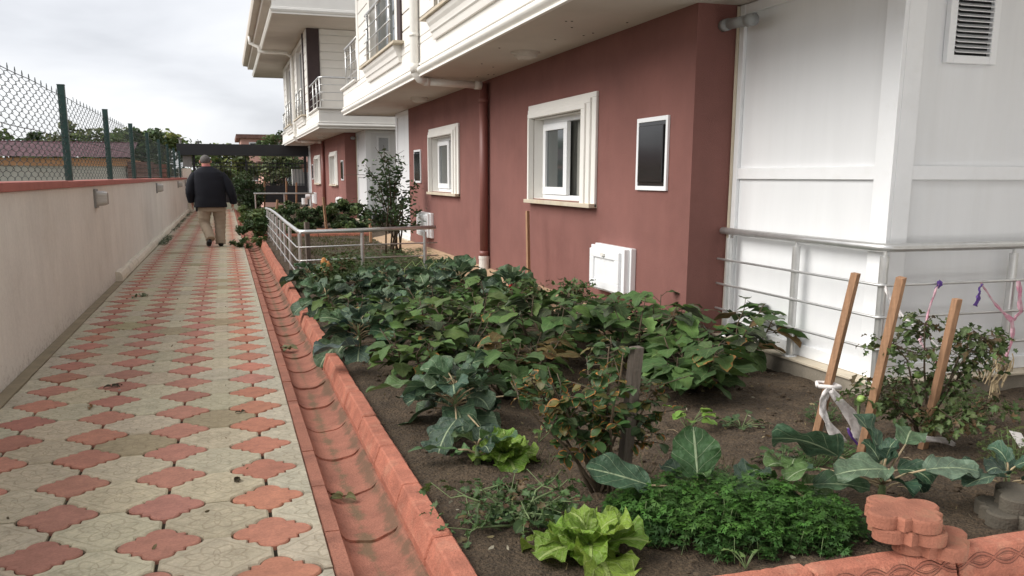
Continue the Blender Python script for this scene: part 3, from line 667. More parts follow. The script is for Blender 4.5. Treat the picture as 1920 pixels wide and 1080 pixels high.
for y0, y1 in wins:
    f = MB(); z0, z1 = 3.23, 5.33
    f.box(XF - .02, XF + .14, y1, y1 + .2, z0, z1 + .12); f.box(XF - .02, XF + .14, y0 - .22, y0, z0, z1 + .12); f.box(XF - .02, XF + .14, y0, y1, z1, z1 + .12)
    w0 = f.build('french_window', M['cream'], h1, bevel=.005)
    g_ = MB(); g_.box(XF + .12, XF + .126, y0, y1, z0, z1); g_.build('pane', M['glass'], w0)
    q = MB(); ym = (y0 + y1) / 2
    for a, b in ((y0, y0 + .07), (ym - .05, ym + .05), (y1 - .07, y1)): q.box(XF + .09, XF + .119, a, b, z0, z1)
    q.box(XF + .091, XF + .118, y0 + .07, ym - .05, z1 - .07, z1 - .001); q.box(XF + .091, XF + .118, ym + .05, y1 - .07, z1 - .07, z1 - .001)
    q.build('frame', M['white_plastic'], w0)
    s_ = MB(); s_.box(XF - .028, XF + .02, y0 - .46, y0 - .22, z0 + .01, ZT); s_.build('shutter_board', M['brown'], w0)
    k = MB(); yy0, yy1 = y0 - .62, y1 + .50
    pr_ = [(0, 2.965), (.035, 2.965), (.04, 2.985), (.05, 3.03), (.068, 3.045), (.07, 3.06), (.08, 3.10), (.105, 3.135), (.115, 3.165), (.115, 3.185), (0, 3.185)]
    k.sweep(pr_, [(XF, yy1 - .25), (XF, yy0 + .25)][::1])
    k.build('sill_moulding', M['cream'], w0)
    k = MB(); k.box(XF - .15, XF + .12, yy0 + .05, yy1 - .05, 3.187, 3.222); k.build('sill', M['ledge'], w0, bevel=.004)
    rl = MB(); xr = XF - .07
    for yy in (y0 + .15, (y0 + y1) / 2 + .1, y1 - .05): rl.tube([(xr, yy, 3.225), (xr, yy, 3.99)], .022, 10)
    rl.tube([(xr, y0 - .05, 4.0), (xr, y1 + .1, 4.0)], .025, 10)
    for z in (3.38, 3.57, 3.77): rl.tube([(xr - .02, y0 - .05, z), (xr - .02, y1 + .15, z)], .009, 8)
    rl.build('window_rail', M['steel'], w0, smooth=True)
# balcony railings
def balcony(pts, posts):
    b = MB(); b.tube(pts, .026, 10)
    for z in (3.36, 3.56, 3.75): b.tube([(x, y, z) for x, y, _ in pts], .009, 8)
    for x, y in posts: b.tube([(x, y, 3.17), (x, y, 3.92)], .022, 10)
    b.build('balcony_rail', M['steel'], h1, smooth=True)
zr = 3.93
balcony([(2.47, 6.55, zr), (2.47, 3.95, zr), (2.50, 3.87, zr), (2.6, 3.84, zr), (8, 3.84, zr)], [(2.48, 5.7), (2.48, 4.75), (2.48, 3.9), (3.2, 3.84), (4.1, 3.84), (5, 3.84)])
balcony([(2.47, 16.95, zr), (2.47, 18.9, zr), (2.6, 18.97, zr), (8, 18.97, zr)], [(2.48, 17.3), (2.48, 18.1), (2.48, 18.88), (3.3, 18.97), (4.2, 18.97)])
# eaves
XE = 1.40; YE0, YE1 = 4.45, 20.3; ZE = 5.55
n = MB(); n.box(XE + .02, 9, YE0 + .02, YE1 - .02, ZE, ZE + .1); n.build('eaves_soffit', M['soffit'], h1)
ep = [(9, YE1), (XE, YE1), (XE, YE0), (9, YE0)]
n = MB(); n.sweep([(-.02, ZE - .01), (.015, ZE - .01), (.015, ZE + .02), (0, ZE + .025), (.03, ZE + .05), (.05, ZE + .09), (.05, ZE + .11), (.02, ZE + .12), (.02, ZE + .15), (0, ZE + .16), (0, ZE + .62), (-.3, ZE + .62)], ep)
n.build('eaves_moulding', M['cream'], h1)
n = MB(); n.sweep([(-.1, ZE + .30), (.20, ZE + .30), (.22, ZE + .33), (.22, ZE + .5), (-.1, ZE + .55)], [(XE, YE1), (XE, YE0)]); n.build('roof_edge', M['soffit'], h1)
n = MB(); n.sweep([(.222, ZE + .40), (.40, ZE + .42), (.43, ZE + .5), (.43, ZE + .62), (.222, ZE + .62)], [(XE, YE1 - .1), (XE, YE0)])
rg = n.build('roof_gutter', M['soffit'], h1)
n = MB(); n.tube([(XE - .36, 11.6, ZE + .42), (XE - .36, 11.6, ZE + .2), (XE - .1, 11.55, ZE + .08), (XE - .08, 11.5, ZE - .06), (XE + .1, 11.47, ZE - .09), (XF - .25, 11.45, ZE - .09), (XF - .07, 11.45, ZE - .2), (XF - .062, 11.45, ZE - .4), (XF - .062, 11.45, 2.76), (XF - .05, 11.45, 2.69), (XF, 11.45, 2.62), (XF + .08, 11.46, 2.592)], .055, 16)
for z in (4.6, 3.15): n.tube([(XF - .062, 11.45, z - .02), (XF - .062, 11.45, z + .02)], .062, 16)
n.tube([(XF - .062, 11.45, 2.80), (XF - .062, 11.45, 2.765), (XF - .05, 11.45, 2.70)], .063, 16)
dp = n.build('downpipe', M['pipe_white'], h1, smooth=True)
n = MB(); n.tube([(XF + .06, 11.46, 2.594), (3.22, 11.47, 2.574)], .047, 16); n.tube([(XF + .06, 11.46, 2.594), (XF + .13, 11.46, 2.592)], .055, 16); n.tube([(3.15, 11.47, 2.576), (3.24, 11.47, 2.573)], .055, 16)
n.build('drain_arm', M['pipe_white'], h1, smooth=True)
n = MB(); xr = XW - .068; n.tube([(xr, 11.5, 2.60), (xr, 11.5, .36)], .058, 18); n.tube([(xr, 11.5, 2.42), (xr, 11.5, 2.36)], .065, 18); n.tube([(xr, 11.5, .43), (xr, 11.5, .36)], .065, 18)
rp_ = n.build('wall_pipe', M['red_pipe'], h1, smooth=True)
n = MB(); n.tube([(xr, 11.5, .36), (xr, 11.5, .13)], .07, 18); n.tube([(xr, 11.5, .355), (xr, 11.5, .32)], .075, 18); n.build('pipe_socket', M['pipe_white'], rp_, smooth=False)
for yy, xx in ((8.9, 2.98), (14.45, 3.05)):
    n = MB()
    for z0, z1, r0, r1 in ((ZS + .003, ZS - .022, .15, .145), (ZS - .022, ZS - .052, .125, .115), (ZS - .052, ZS - .070, .10, .07)): n.tube([(xx, yy, z0), (xx, yy, z1)], [r0, r1], 32)
    n.build('ceiling_lamp', M['soffit'], h1)
# white clad box at the near end and at the far end
XB = 3.69; YB = 4.31
def cladbox(xb, ya, yb_, x1, ztop=2.646, label='clad_store'):
    """left face at x=xb from ya (near corner) to yb_; front face at y=ya up to x1"""
    b = MB(); b.box(xb + .03, x1, ya + .03, yb_ - .01 if yb_ < x1 else yb_, .21, ztop - .002)
    p = b.build('panelled_store', M['white_panel'], h1)
    f = MB(); pw = .15
    f.box(xb, xb + .029, ya, ya + pw, .205, ztop); f.box(xb + .03, xb + pw, ya, ya + .029, .205, ztop)
    f.box(xb, xb + .029, yb_ - .07, yb_, .205, ztop)
    for z0, z1, pr in ((.205, .285, .0), (1.395, 1.475, .0), (ztop - .07, ztop - .001, .0)):
        f.box(xb + .004, xb + .029, ya + pw, yb_ - .07, z0, z1); f.box(xb + pw, x1, ya + .004, ya + .029, z0, z1)
    f.build('frame', M['white_plastic'], p, bevel=.003)
    return p
n = MB(); n.tube([(XB - .012, 6.035, .2), (XB - .012 + .006, 6.035, 1.4), (XB - .012, 6.035, 2.64)], .013, 8); n.build('sealant', M['ledge'], h1)
st = cladbox(XB, YB, 6.04, 8.9)
n = MB()
vx0, vx1, vz0, vz1 = 4.0, 4.36, 2.06, 2.50
for a, b, c, d in ((vx0, vx0 + .05, vz0, vz1), (vx1 - .05, vx1, vz0, vz1), (vx0 + .05, vx1 - .05, vz0, vz0 + .045), (vx0 + .05, vx1 - .05, vz1 - .045, vz1)): n.box(a, b, YB - .01, YB + .028, c, d)
vg = n.build('vent', M['white_plastic'], st, bevel=.004)
n = MB(); n.box(vx0 + .05, vx1 - .05, YB + .018, YB + .026, vz0 + .045, vz1 - .045); n.build('vent_opening', M['dark'], vg)
n = MB()
for k in range(12):
    z = vz0 + .06 + k * .0285
    n.add([(vx0 + .05, YB - .026, z - .004), (vx1 - .05, YB - .026, z - .004), (vx1 - .05, YB + .017, z + .017), (vx0 + .05, YB + .017, z + .017), (vx0 + .05, YB - .026, z), (vx1 - .05, YB - .026, z), (vx1 - .05, YB + .017, z + .021), (vx0 + .05, YB + .017, z + .021)], [(0, 1, 2, 3), (7, 6, 5, 4), (0, 4, 5, 1), (0, 3, 7, 4), (1, 5, 6, 2)])
n.build('louvre', M['white_plastic'], vg)
# far-end panel box
b = MB(); b.box(3.365, 3.9, 16.905, 18.2, .2, 2.645); p = b.build('panelled_store', M['white_panel'], h1)
f = MB(); f.box(3.345, 3.365, 18.08, 18.22, .2, 2.645); f.box(3.345, 3.365, 16.91, 18.08, 2.57, 2.645); f.box(3.345, 3.365, 16.91, 18.08, .2, .28); f.build('frame', M['white_plastic'], p)
# plinth and ledge under the near store
n = MB(); xs_ = [3.595, 8.9]; n.box(3.60, 8.9, 4.22, 6.04, -.05, .186); n.build('plinth', M['plinth'], h1)
n = MB(); n.box(3.585, 8.9, 4.205, 6.045, .187, .203); n.build('ledge', M['ledge'], h1, bevel=.003)
n = MB(); n.box(3.30, 3.9, 16.9, 18.3, -.05, .198); n.build('plinth', M['ledge'], h1)
n = MB(); n.tube([(3.56, 5.95, 2.50), (3.56, 5.66, 2.485)], .038, 16); n.tube([(3.56, 5.72, 2.488), (3.56, 5.64, 2.484)], .043, 16); n.tube([(3.56, 6.045, 2.502), (3.56, 5.97, 2.501)], .043, 16); n.build('pipe_stub', M['pipe_grey'], h1, smooth=True)
# small holes and nails in soffit
n = MB(); RS = random.Random(4)
for _ in range(14): n.sphere((RS.uniform(2.6, 3.3), RS.uniform(6.5, 12), ZS + .002), (.012, .006, .004), 6)
tag(n.build('soffit_nails', M['dark'], h1), kind='stuff')
h2 = copy_tree(h1); h2.location = (XW, 11.4 + 20.3, .2)
h2['label'] = 'second house farther back, with a railed balcony corner and full view of its eaves'
for o in (h1, h2): o['group'] = 'red and cream houses in a row'
# ---------------------------------------------------------------- stainless railing round the near store
ra = thing('metal_railing', (3.625, 4.22, .203), 'stainless steel railing on the stone ledge round the white store', 'railing')
xr, yr = 3.635, 4.245
def bend(x, y, z, r=.06): return [(x, 6.04, z), (x, y + r, z), (x + r * .3, y + r * .3, z), (x + r, y, z), (8.5, y, z)]
n = MB(); n.tube(bend(xr, yr, 1.005), .026, 16); n.build('handrail', M['steel'], ra, smooth=True)
for z in (.79, .600, .408): n = MB(); n.tube(bend(xr - .03, yr - .03, z, .04), .0085, 10); n.build('bar', M['steel'], ra, smooth=True)
for x, y in ((xr, 5.93), (xr, 5.09), (xr + .012, yr + .012), (4.60, yr), (5.6, yr), (6.6, yr)):
    n = MB(); n.tube([(x, y, .203), (x, y, .955)], .026, 16); n.tube([(x, y, .955), (x, y, .985)], .011, 10); n.build('post', M['steel'], ra, smooth=False)
    n = MB(); n.tube([(x, y, .203), (x, y, .212)], [.05, .045], 20); n.build('post_foot', M['steel'], ra, smooth=False)
# low railing dividing the gardens
rb = thing('metal_railing', (.85, 11.6, .08), 'low stainless steel garden railing turning a corner beside the kerb in mid garden', 'railing')
yp = [(.85, 20.9, .70), (.85, 18.8, .74), (.85, 17, .745), (.85, 16, .74), (.86, 14, .715), (.86, 11.75, .712), (.885, 11.63, .712), (.97, 11.6, .712)]
n = MB(); n.tube(yp + [(1.7, 11.6, .725), (2.64, 11.6, .748)], .026, 14); n.build('handrail', M['steel'], rb, smooth=True)
for z in (.545, .375, .20):
    n = MB(); n.tube([(.83, 20.9, z), (.83, 18, z), (.83, 11.68, z - .03), (.87, 11.6, z - .03), (1.7, 11.6, z - .012), (2.66, 11.6, z)], .009, 8); n.build('bar', M['steel'], rb, smooth=True)
for x, y in [(.87, 11.63), (1.66, 11.6), (2.49, 11.6)] + [(.85, v) for v in (13.2, 14.4, 15.5, 16.7, 17.9, 19.0, 20.2)]:
    n = MB(); n.tube([(x, y, .04), (x, y, .69)], .024, 12); n.build('post', M['steel'], rb, smooth=False)
rc = thing('metal_railing', (1.6, 31.5, .1), 'far low steel railing in front of the second house', 'railing')
n = MB(); n.tube([(.9, 31.5, .84), (2.9, 31.5, .84)], .028, 10); n.build('handrail', M['steel'], rc)
for x in (.95, 1.9, 2.8): n = MB(); n.tube([(x, 31.5, .08), (x, 31.5, .84)], .022, 8); n.build('post', M['steel'], rc)
# ---------------------------------------------------------------- gate with canopy at the end of the path
YG = 38.7
ga = thing('entrance_gate', (1, YG, 0), 'black metal gate under a deep black canopy beam at the end of the path', 'gate')
n = MB(); n.box(-1.75, 4.6, YG - .5, YG + .5, 2.24, 2.68); n.build('canopy', M['black_metal'], ga)
for x, q_ in ((-1.15, .05), (.85, .02), (3.25, .05)): n = MB(); n.box(x - q_, x + q_, YG - .05, YG + .05, 0, 2.24); n.build('post', M['black_metal'], ga)
n = MB(); n.box(-1.1, 3.2, YG - .03, YG + .03, .35, 1.05); n.build('kick_panel', M['black_metal'], ga)
for z in (1.08, 1.78, 1.93): n = MB(); n.box(-1.1, 3.2, YG - .02, YG + .02, z, z + .035); n.build('rail', M['black_metal'], ga)
for k in range(33): n = MB(); x = -1.05 + k * .13; n.tube([(x, YG - .025, 1.05), (x, YG - .025, 2.02)], .010, 6); n.build('bar', M['black_metal'], ga)
for x in (.9,): n = MB(); n.box(x - .03, x + .03, YG - .06, YG - .03, 1.5, 2.05); n.build('stile', M['black_metal'], ga)
n = MB(); n.box(-1.56, -1.22, YG - .18, YG + .1, 1.78, 2.22); n.build('control_box', M['lampbase'], ga, bevel=.01)
for x, y in ((-1.6, YG - .4), (-.95, YG + .3)):
    t_ = thing('gate_lamp', (x, y, 2.68), 'small round lamp on the ' + ('left end' if x < -1.2 else 'middle') + ' of the black canopy', 'lamp')
    n = MB(); n.tube([(x, y, 2.3 if x < -1.2 else 2.68), (x, y, 2.84 if x < -1.2 else 2.76)], .05, 10); n.build('stem', M['lampbase'], t_)
    n = MB(); n.tube([(x, y, 2.84 if x < -1.2 else 2.76), (x, y, 2.89 if x < -1.2 else 2.81)], [.07, .12], 12); n.build('head', M['lampglass'], t_)
pl = MB(); pl.box(-1.75, -1.27, YG - .15, YG + .35, 0, 1.72); tag(pl.build('gate_pillar', M['footing']), 'pale plastered pillar under the control box where the long wall ends', 'pillar')
pl = MB(); pl.box(2.75, 3.2, YG + .6, YG + 1, 0, 1.72); pl.box(3.2, 8, YG + .7, YG + .9, 0, 1.6); tag(pl.build('garden_wall', M['cream']), 'white wall behind the gate at the foot of the second house', 'wall')
# ---------------------------------------------------------------- beyond: sheds, houses, trees
sh = thing('shed', (-9, 26, -.2), 'low shed with purple tiled roof and orange frieze beyond the fence', 'shed')
n = MB(); n.box(-30, -2.5, 26.02, 30, -.4, 1.66); n.build('wall', M['greyrender'], sh)
n = MB(); n.box(-30.1, -2.45, 25.97, 30.1, 1.661, 1.86); n.build('frieze', M['orange'], sh)
n = MB(); V = []; nx = 330; ny = 14
for j in range(ny):
    f = j / (ny - 1); 
    for i in range(nx):
        x = -30.3 + i * (27.95 / (nx - 1)); ph = (x / .17) % 1
        V.append((x, 25.78 + f * 2.7, 1.84 + f * .48 + .045 * abs(math.sin(math.pi * x / .17)) + .02 * (1 - ((f * 11) % 1))))
n.add(V, [(j * nx + i, j * nx + i + 1, (j + 1) * nx + i + 1, (j + 1) * nx + i) for j in range(ny - 1) for i in range(nx - 1)])
n.box(-30.3, -2.4, 28.3, 28.55, 2.22, 2.36); n.build('roof', M['tile'], sh)
n = MB(); RB = random.Random(9)
for j in range(12):
    for i in range(9): n.box(-2.43 + i * .105 - .0, -2.43 + i * .105 + .095, 25.9, 26.3, .3 + j * .12, .3 + j * .12 + .1 )
n.box(-2.44, -1.8, 25.93, 26.28, .2, 1.78); tag(n.build('brick_pier', M['brickwall']), 'stretch of old brickwork at the right end of the low shed', 'wall')
def facade(name, x0, x1, y, h, mat_, lab, wn, roof=.25, z0=0):
    t_ = thing(name, ((x0 + x1) / 2, y, z0), lab, 'building')
    n = MB(); n.box(x0, x1, y, y + 8, -.5, h); n.build('wall', mat_, t_)
    n = MB(); n.box(x0 - .3, x1 + .3, y - .4, y + 8.3, h, h + roof); n.build('roof', M['brickwall'] if roof < .3 else M['tile'], t_)
    for (a, b, c, d) in wn:
        n = MB(); n.box(a, b, y - .06, y - .001, c, d); q = n.build('window', M['white_plastic'], t_)
        n = MB(); n.box(a + .08, b - .08, y - .08, y - .061, c + .08, d - .08); n.build('pane', M['glass'], q)
facade('apartment_block', .95 * 1.25, 9, 64, 3.95, M['pinkwall'], 'pink house rising behind the gate canopy', [(1.7, 2.5, 3.0, 3.7), (3.0, 3.7, 3.0, 3.7), (1.8, 2.6, 1.1, 2.2), (3.1, 4.0, 1.1, 2.2)], .25)
facade('garden_house', 2.0, 6.5, 50, 2.0, M['pinkwall'], 'low pink wall and outbuilding seen through the right half of the gate', [(3.2, 3.9, .9, 1.7)], .2)
def leafquad(mb, c, s, r, col, mi=0):
    a = np.array([r.gauss(0, 1), r.gauss(0, 1), r.gauss(0, .5)]); a /= np.linalg.norm(a) + 1e-9
    b = np.array([r.gauss(0, 1), r.gauss(0, 1), r.gauss(0, 1)]); b = np.cross(a, b); b /= np.linalg.norm(b) + 1e-9
    nn = np.cross(a, b)
    c = np.array(c); V = [c - a * s, c - a * .35 * s + b * .42 * s + nn * .12 * s, c + a * .5 * s + b * .36 * s + nn * .08 * s, c + a * s - nn * .1 * s, c + a * .5 * s - b * .36 * s + nn * .08 * s, c - a * .35 * s - b * .42 * s + nn * .12 * s]
    mb.add(V, [(0, 1, 5), (1, 2, 4, 5), (2, 3, 4)], uv=[(.5, 0), (1, .3), (.9, .7), (.5, 1), (.1, .7), (0, .3)], col=col, mi=mi)
M['foliage'] = leafmat('tree_foliage', vein_amt=.0, rough=.6, var=.3, bump=0, trans=.2)
def tree(x, y, z0, h, rx, rz, cols, lab, seed, n_leaf=1400, ls=.12, cat='tree', name='tree', group=None, trunk=True, crown_z=None, flat=1):
    r = random.Random(seed); t_ = thing(name, (x, y, z0), lab, cat, group)
    cz = crown_z if crown_z is not None else z0 + h - rz
    tr = MB(); tips = []
    if trunk:
        tr.tube([(x, y, z0), (x + .1, y, z0 + (cz - z0) * .5), (x, y, cz)], [.13 * h / 4, .09 * h / 4, .05 * h / 4], 8)
    for k in range(9):
        a = r.uniform(0, 6.28); el = r.uniform(-.1, 1.2); q = (x + math.cos(a) * math.cos(el) * rx * .8, y + math.sin(a) * math.cos(el) * rx * .8 * flat, cz + math.sin(el) * rz * .8)
        tr.tube([(x, y, cz - rz * .6 if trunk else z0), ((x + q[0]) / 2 + r.uniform(-.1, .1), (y + q[1]) / 2, (cz + q[2]) / 2), q], [.035 * h / 4, .02 * h / 4, .006], 5)
    tr.build('trunk', M['stemb'], t_)
    cr_ = MB(); cl = []
    for k in range(int(14 + rx * 6)):
        a = r.uniform(0, 6.28); u = r.uniform(-1, 1); rr = r.uniform(.45, .95)
        cl.append((x + math.cos(a) * (1 - u * u) ** .5 * rx * rr, y + math.sin(a) * (1 - u * u) ** .5 * rx * rr * flat, cz + u * rz * rr, r.uniform(.25, .5) * min(rx, rz), r.choice(cols)))
    for k in range(n_leaf):
        c = r.choice(cl); d = np.array([r.gauss(0, 1), r.gauss(0, 1), r.gauss(0, 1)]); d /= np.linalg.norm(d); rad = c[3] * r.uniform(.5, 1.15)
        p = (c[0] + d[0] * rad, c[1] + d[1] * rad, c[2] + d[2] * rad * .8)
        if p[2] < z0 + .02: continue
        leafquad(cr_, p, ls * r.uniform(.6, 1.3), r, jit(c[4], .3, r))
    cr_.build('crown', M['foliage'], t_)
DG = (.06, .09, .035); MG = (.12, .165, .055); YG_ = (.22, .24, .07); OL = (.14, .16, .075)
TG = 'trees and shrubs beyond the fence and gate'
for i, (x, y, h, rx, rz, c, lab) in enumerate((
    (-7.9, 40, 3.35, 2.0, .9, [MG, DG], 'low dark green tree top farthest left above the shed roof'),
    (-5.2, 38, 3.35, 1.6, 1.1, [MG, OL], 'rounded green tree above the shed, between the first two green posts'),
    (-3.6, 40, 3.45, 1.5, 1.3, [MG, DG], 'taller green tree behind the third green fence post'),
    (-2.6, 42, 3.6, 1.3, 1.2, [YG_, MG], 'yellow green tree near the far end of the fence'),
    (-10.5, 40, 3.1, 1.8, .8, [MG, DG], 'low hedge-like tree at the left edge above the shed roof'))):
    tree(x, y, 0, h, rx, rz, c, lab, 40 + i, 2400, .13, group=TG)
for i, (x, y, h, rx, rz, c, lab) in enumerate((
    (-.9, 45, 3.0, 1.4, 1.3, [YG_, MG], 'yellow green leafy tree behind the left part of the gate'),
    (.6, 46, 2.9, 1.2, 1.2, [YG_, OL], 'loose yellow green tree behind the gate, right of the man'),
    (3.0, 58, 4.1, 1.2, 1.0, [DG, MG], 'dark green tree in front of the pink house roof'),
    (2.6, 43, 2.7, 1.2, 1.3, [DG, OL], 'dark grey green shrub right of the gate middle'),
    (-.4, 42.5, 1.9, 1.2, .9, [MG, OL], 'low green shrub hidden behind the walking man'))):
    tree(x, y, 0, h, rx, rz, c, lab, 60 + i, 2600, .11, group=TG)
tree(.85, 32.5, .05, 1.65, .62, .82, [DG, (.045, .075, .03)], 'dense dark green bush beside the path near the gate', 71, 3500, .055, cat='bush', name='bush', trunk=False, crown_z=.86)

# unseen plain house masses, added only to shade the end wall of the near house
n = MB(); n.box(2.42, 18, -16.4, -1.1, 2.65, 6); n.box(1.4, 18, -15.7, .1, 5.55, 6.1); n.box(3.35, 18, -14.1, -3.2, -.1, 2.65); n.box(4, 18, -14, -2, 6.1, 9); n.box(12, 16, -1.1, 25, -.1, 8); struct(n.build('shade_blocks', M['cream']))
# ---------------------------------------------------------------- plants
def leaf(mb, base, az, el, L, W, shape='kale', droop=.8, cup=.2, ruf=.06, r=rng, col=(.05, .1, .04), nu=6, nv=8, roll=0., al=0., mi=0):
    v = np.linspace(0, 1, nv + 1); e = el - droop * v ** 1.3; st = L / nv
    hx, hy = math.cos(az), math.sin(az)
    f = np.stack([hx * np.cos(e), hy * np.cos(e), np.sin(e)], 1)
    p = np.array(base, float) + np.concatenate([[[0, 0, 0]], np.cumsum((f[:-1] + f[1:]) / 2 * st, 0)])
    s0 = np.array([-hy, hx, 0.]); up = np.cross(f, s0[None]); up = -up * np.sign(-1)
    up = np.cross(s0[None], f) * -1; up = np.where(up[:, 2:3] < 0, -up, up)
    s = s0[None] * math.cos(roll) + up * math.sin(roll); n = -s0[None] * math.sin(roll) + up * math.cos(roll)
    if shape == 'kale': w = np.sin(np.pi * np.clip(.06 + .90 * v ** 1.1, 0, 1)) ** .6 * (1 + .06 * np.sin(v * 19)); w[0] = .1; w[-1] *= .55
    elif shape == 'egg': w = np.sin(np.pi * np.clip(v ** .68, 0, 1)) ** .8 * (1 + .17 * np.sin(v * 5 * math.pi + .5)); w[0] = .06; w[-1] = .02
    elif shape == 'ovate': w = np.sin(np.pi * np.clip(v ** .75, 0, 1)) ** .8; w[0] = .05; w[-1] = .02
    elif shape == 'lettuce': w = np.sin(np.pi * np.clip(.1 + .8 * v ** 1.4, 0, 1)) ** .7 * (1 + .07 * np.sin(v * 26)); w[0] = .18
    elif shape == 'lobed': w = np.sin(np.pi * np.clip(v ** .7, 0, 1)) ** .8 * (1 + .45 * np.cos(v * 6 * math.pi)) * .8; w[0] = .05; w[-1] = .05
    else: w = np.full(nv + 1, 1.); w[-1] = .1
    w = w * W / 2; u = np.linspace(-1, 1, nu + 1); ph = r.uniform(0, 6.28); ph2 = r.uniform(0, 6.28)
    fr = 15 if shape == 'lettuce' else 9
    z = cup * W * .5 * (u[None] ** 2) * (w[:, None] / (W / 2)) + ruf * W * (np.abs(u[None]) ** 2) * (np.sin(v[:, None] * fr + ph + u[None] * 1.5) + .6 * np.sin(v[:, None] * fr * 1.9 + ph2 - u[None])) + .015 * W * np.sin(v[:, None] * 17 + ph) * np.abs(u[None])
    P = p[:, None] + s[:, None] * (u[None, :, None] * w[:, None, None]) + n[:, None] * z[:, :, None]
    P = P.reshape(-1, 3); m = nu + 1
    F = [(i * m + j, i * m + j + 1, (i + 1) * m + j + 1, (i + 1) * m + j) for i in range(nv) for j in range(nu)]
    uv = np.stack(np.meshgrid(np.linspace(0, 1, m), v), -1).reshape(-1, 2)
    cc = np.ones((len(P), 4)); cc[:, :3] = col[:3]; cc[:, 3] = al
    mb.add(P, F, uv=uv, col=cc, mi=mi)
    return p[-1]
KL = (.085, .145, .075); KD = (.055, .095, .062); KG = (.095, .165, .055)
def kale(x, y, h, n, L, lab, seed, name='cabbage_plant', cat='cabbage plant', tint=KL, tilt=(0, 0), spread=1., z0=.09, extra=()):
    n, L = (int(n * 1.9), L * .86) if y > 4 else (n, L)
    r = random.Random(seed); t_ = thing(name, (x, y, z0), lab, cat, 'cabbage and kale plants in the bed')
    st_ = MB(); lf = MB(); top = np.array([x + tilt[0], y + tilt[1], z0 + h * .62])
    P = [(x, y, z0 - .02), (x + tilt[0] * .3, y + tilt[1] * .3, z0 + h * .25), tuple(top)]
    st_.tube(P, [.017, .015, .009], 8)
    for k in range(n):
        f = (k + .5) / n; az = k * 2.4 + r.uniform(-.3, .3); zf = .35 + .65 * f
        b = np.array(P[0]) + (top - np.array(P[0])) * zf
        el = (-.05 + f * 1.05 if y < 4 else -.2 + f * .95) + r.uniform(-.2, .2); pl_ = L * r.uniform(.35, .65) * spread * (1.1 - .5 * f)
        el += r.uniform(-.25, .1) * (y > 4)
        q = b + np.array([math.cos(az) * math.cos(el + .3), math.sin(az) * math.cos(el + .3), math.sin(el + .3)]) * pl_
        mid = (b + q) / 2 + np.array([0, 0, .012]); st_.tube([b, mid, q], [.005, .0042, .0035], 6, mi=1)
        s_ = L * (1.12 - .45 * f) * r.uniform(.8, 1.15)
        leaf(lf, q, az + r.uniform(-.25, .25), el + r.uniform(-.1, .3), s_, s_ * r.uniform(.72, .9), 'kale', r.uniform(.7, 1.5), r.uniform(.12, .45), r.uniform(.07, .12), r, jit(tint if r.random() < .7 else KD, .25, r), 8, 10, r.uniform(-.5, .5))
    for (bx, by, bz, az, el, l_, wd, dr, cp, rl, c) in extra:
        q = np.array([bx, by, bz]); b = np.array(P[0]) + (top - np.array(P[0])) * .6
        st_.tube([b, (b + q) / 2 + np.array([0, 0, .01]), q], [.006, .005, .004], 6, mi=1)
        leaf(lf, q, az, el, l_, wd, 'kale', dr, cp, .085, r, c, 12, 18, rl)
    st_.build('stem', [M['stemg'], M['straw']], t_, smooth=True); lf.build('leaves', L_KALE, t_, smooth=True)
    return t_
GL = (.10, .175, .046); GM = (.068, .130, .036); GD = (.045, .088, .028); PU = (.06, .075, .042)
def auber(x, y, h, rad, n, L, lab, seed, tints=(GL, GM, GM, GD, PU), z0=.09, lean=(0, 0)):
    n = int(n * 1.7); L *= 1.08; rad *= 1.12
    r = random.Random(seed); t_ = thing('aubergine_plant', (x, y, z0), lab, 'aubergine plant', 'aubergine plants in the bed')
    st_ = MB(); lf = MB(); nb = 7
    for b in range(nb):
        az = b * 2 * math.pi / nb + r.uniform(-.3, .3); hh = h * r.uniform(.7, .95); rr = rad * r.uniform(.4, .85)
        P = [np.array([x, y, z0 - .01])]
        for k in range(1, 5):
            f = k / 4; P.append(np.array([x + lean[0] * f + math.cos(az) * rr * f ** .8 + r.uniform(-.02, .02), y + lean[1] * f + math.sin(az) * rr * f ** .8 + r.uniform(-.02, .02), z0 + hh * f ** 1.1]))
        st_.tube(P, [.010, .008, .0065, .005, .003], 6)
        for k in range(max(1, n // nb)):
            f = r.uniform(.3, 1.02) ; i = min(3, int(f * 4)); q = P[i] + (P[i + 1] - P[i]) * (f * 4 - i); a = r.uniform(0, 6.28) if f < .9 else r.uniform(0, 6.28)
            a = az + r.gauss(0, 1.3); pt = r.uniform(.03, .09); e0 = r.uniform(-.2, .7)
            q2 = q + np.array([math.cos(a) * math.cos(e0), math.sin(a) * math.cos(e0), math.sin(e0)]) * pt
            st_.tube([q, q2], [.003, .002], 4, cap=False)
            s_ = L * r.uniform(.55, 1.2)
            leaf(lf, q2, a + r.uniform(-.3, .3), r.uniform(-.3, .35), s_, s_ * r.uniform(.58, .75), 'egg', r.uniform(.3, 1.1), r.uniform(-.1, .35), .035, r, jit(r.choice(tints), .2, r), 6, 10, r.uniform(-.5, .5), .7 if r.random() < .05 else -.6)
    st_.build('stems', M['stemb'], t_, smooth=True); lf.build('leaves', L_EGG, t_, smooth=True)
    return t_
A = math.radians
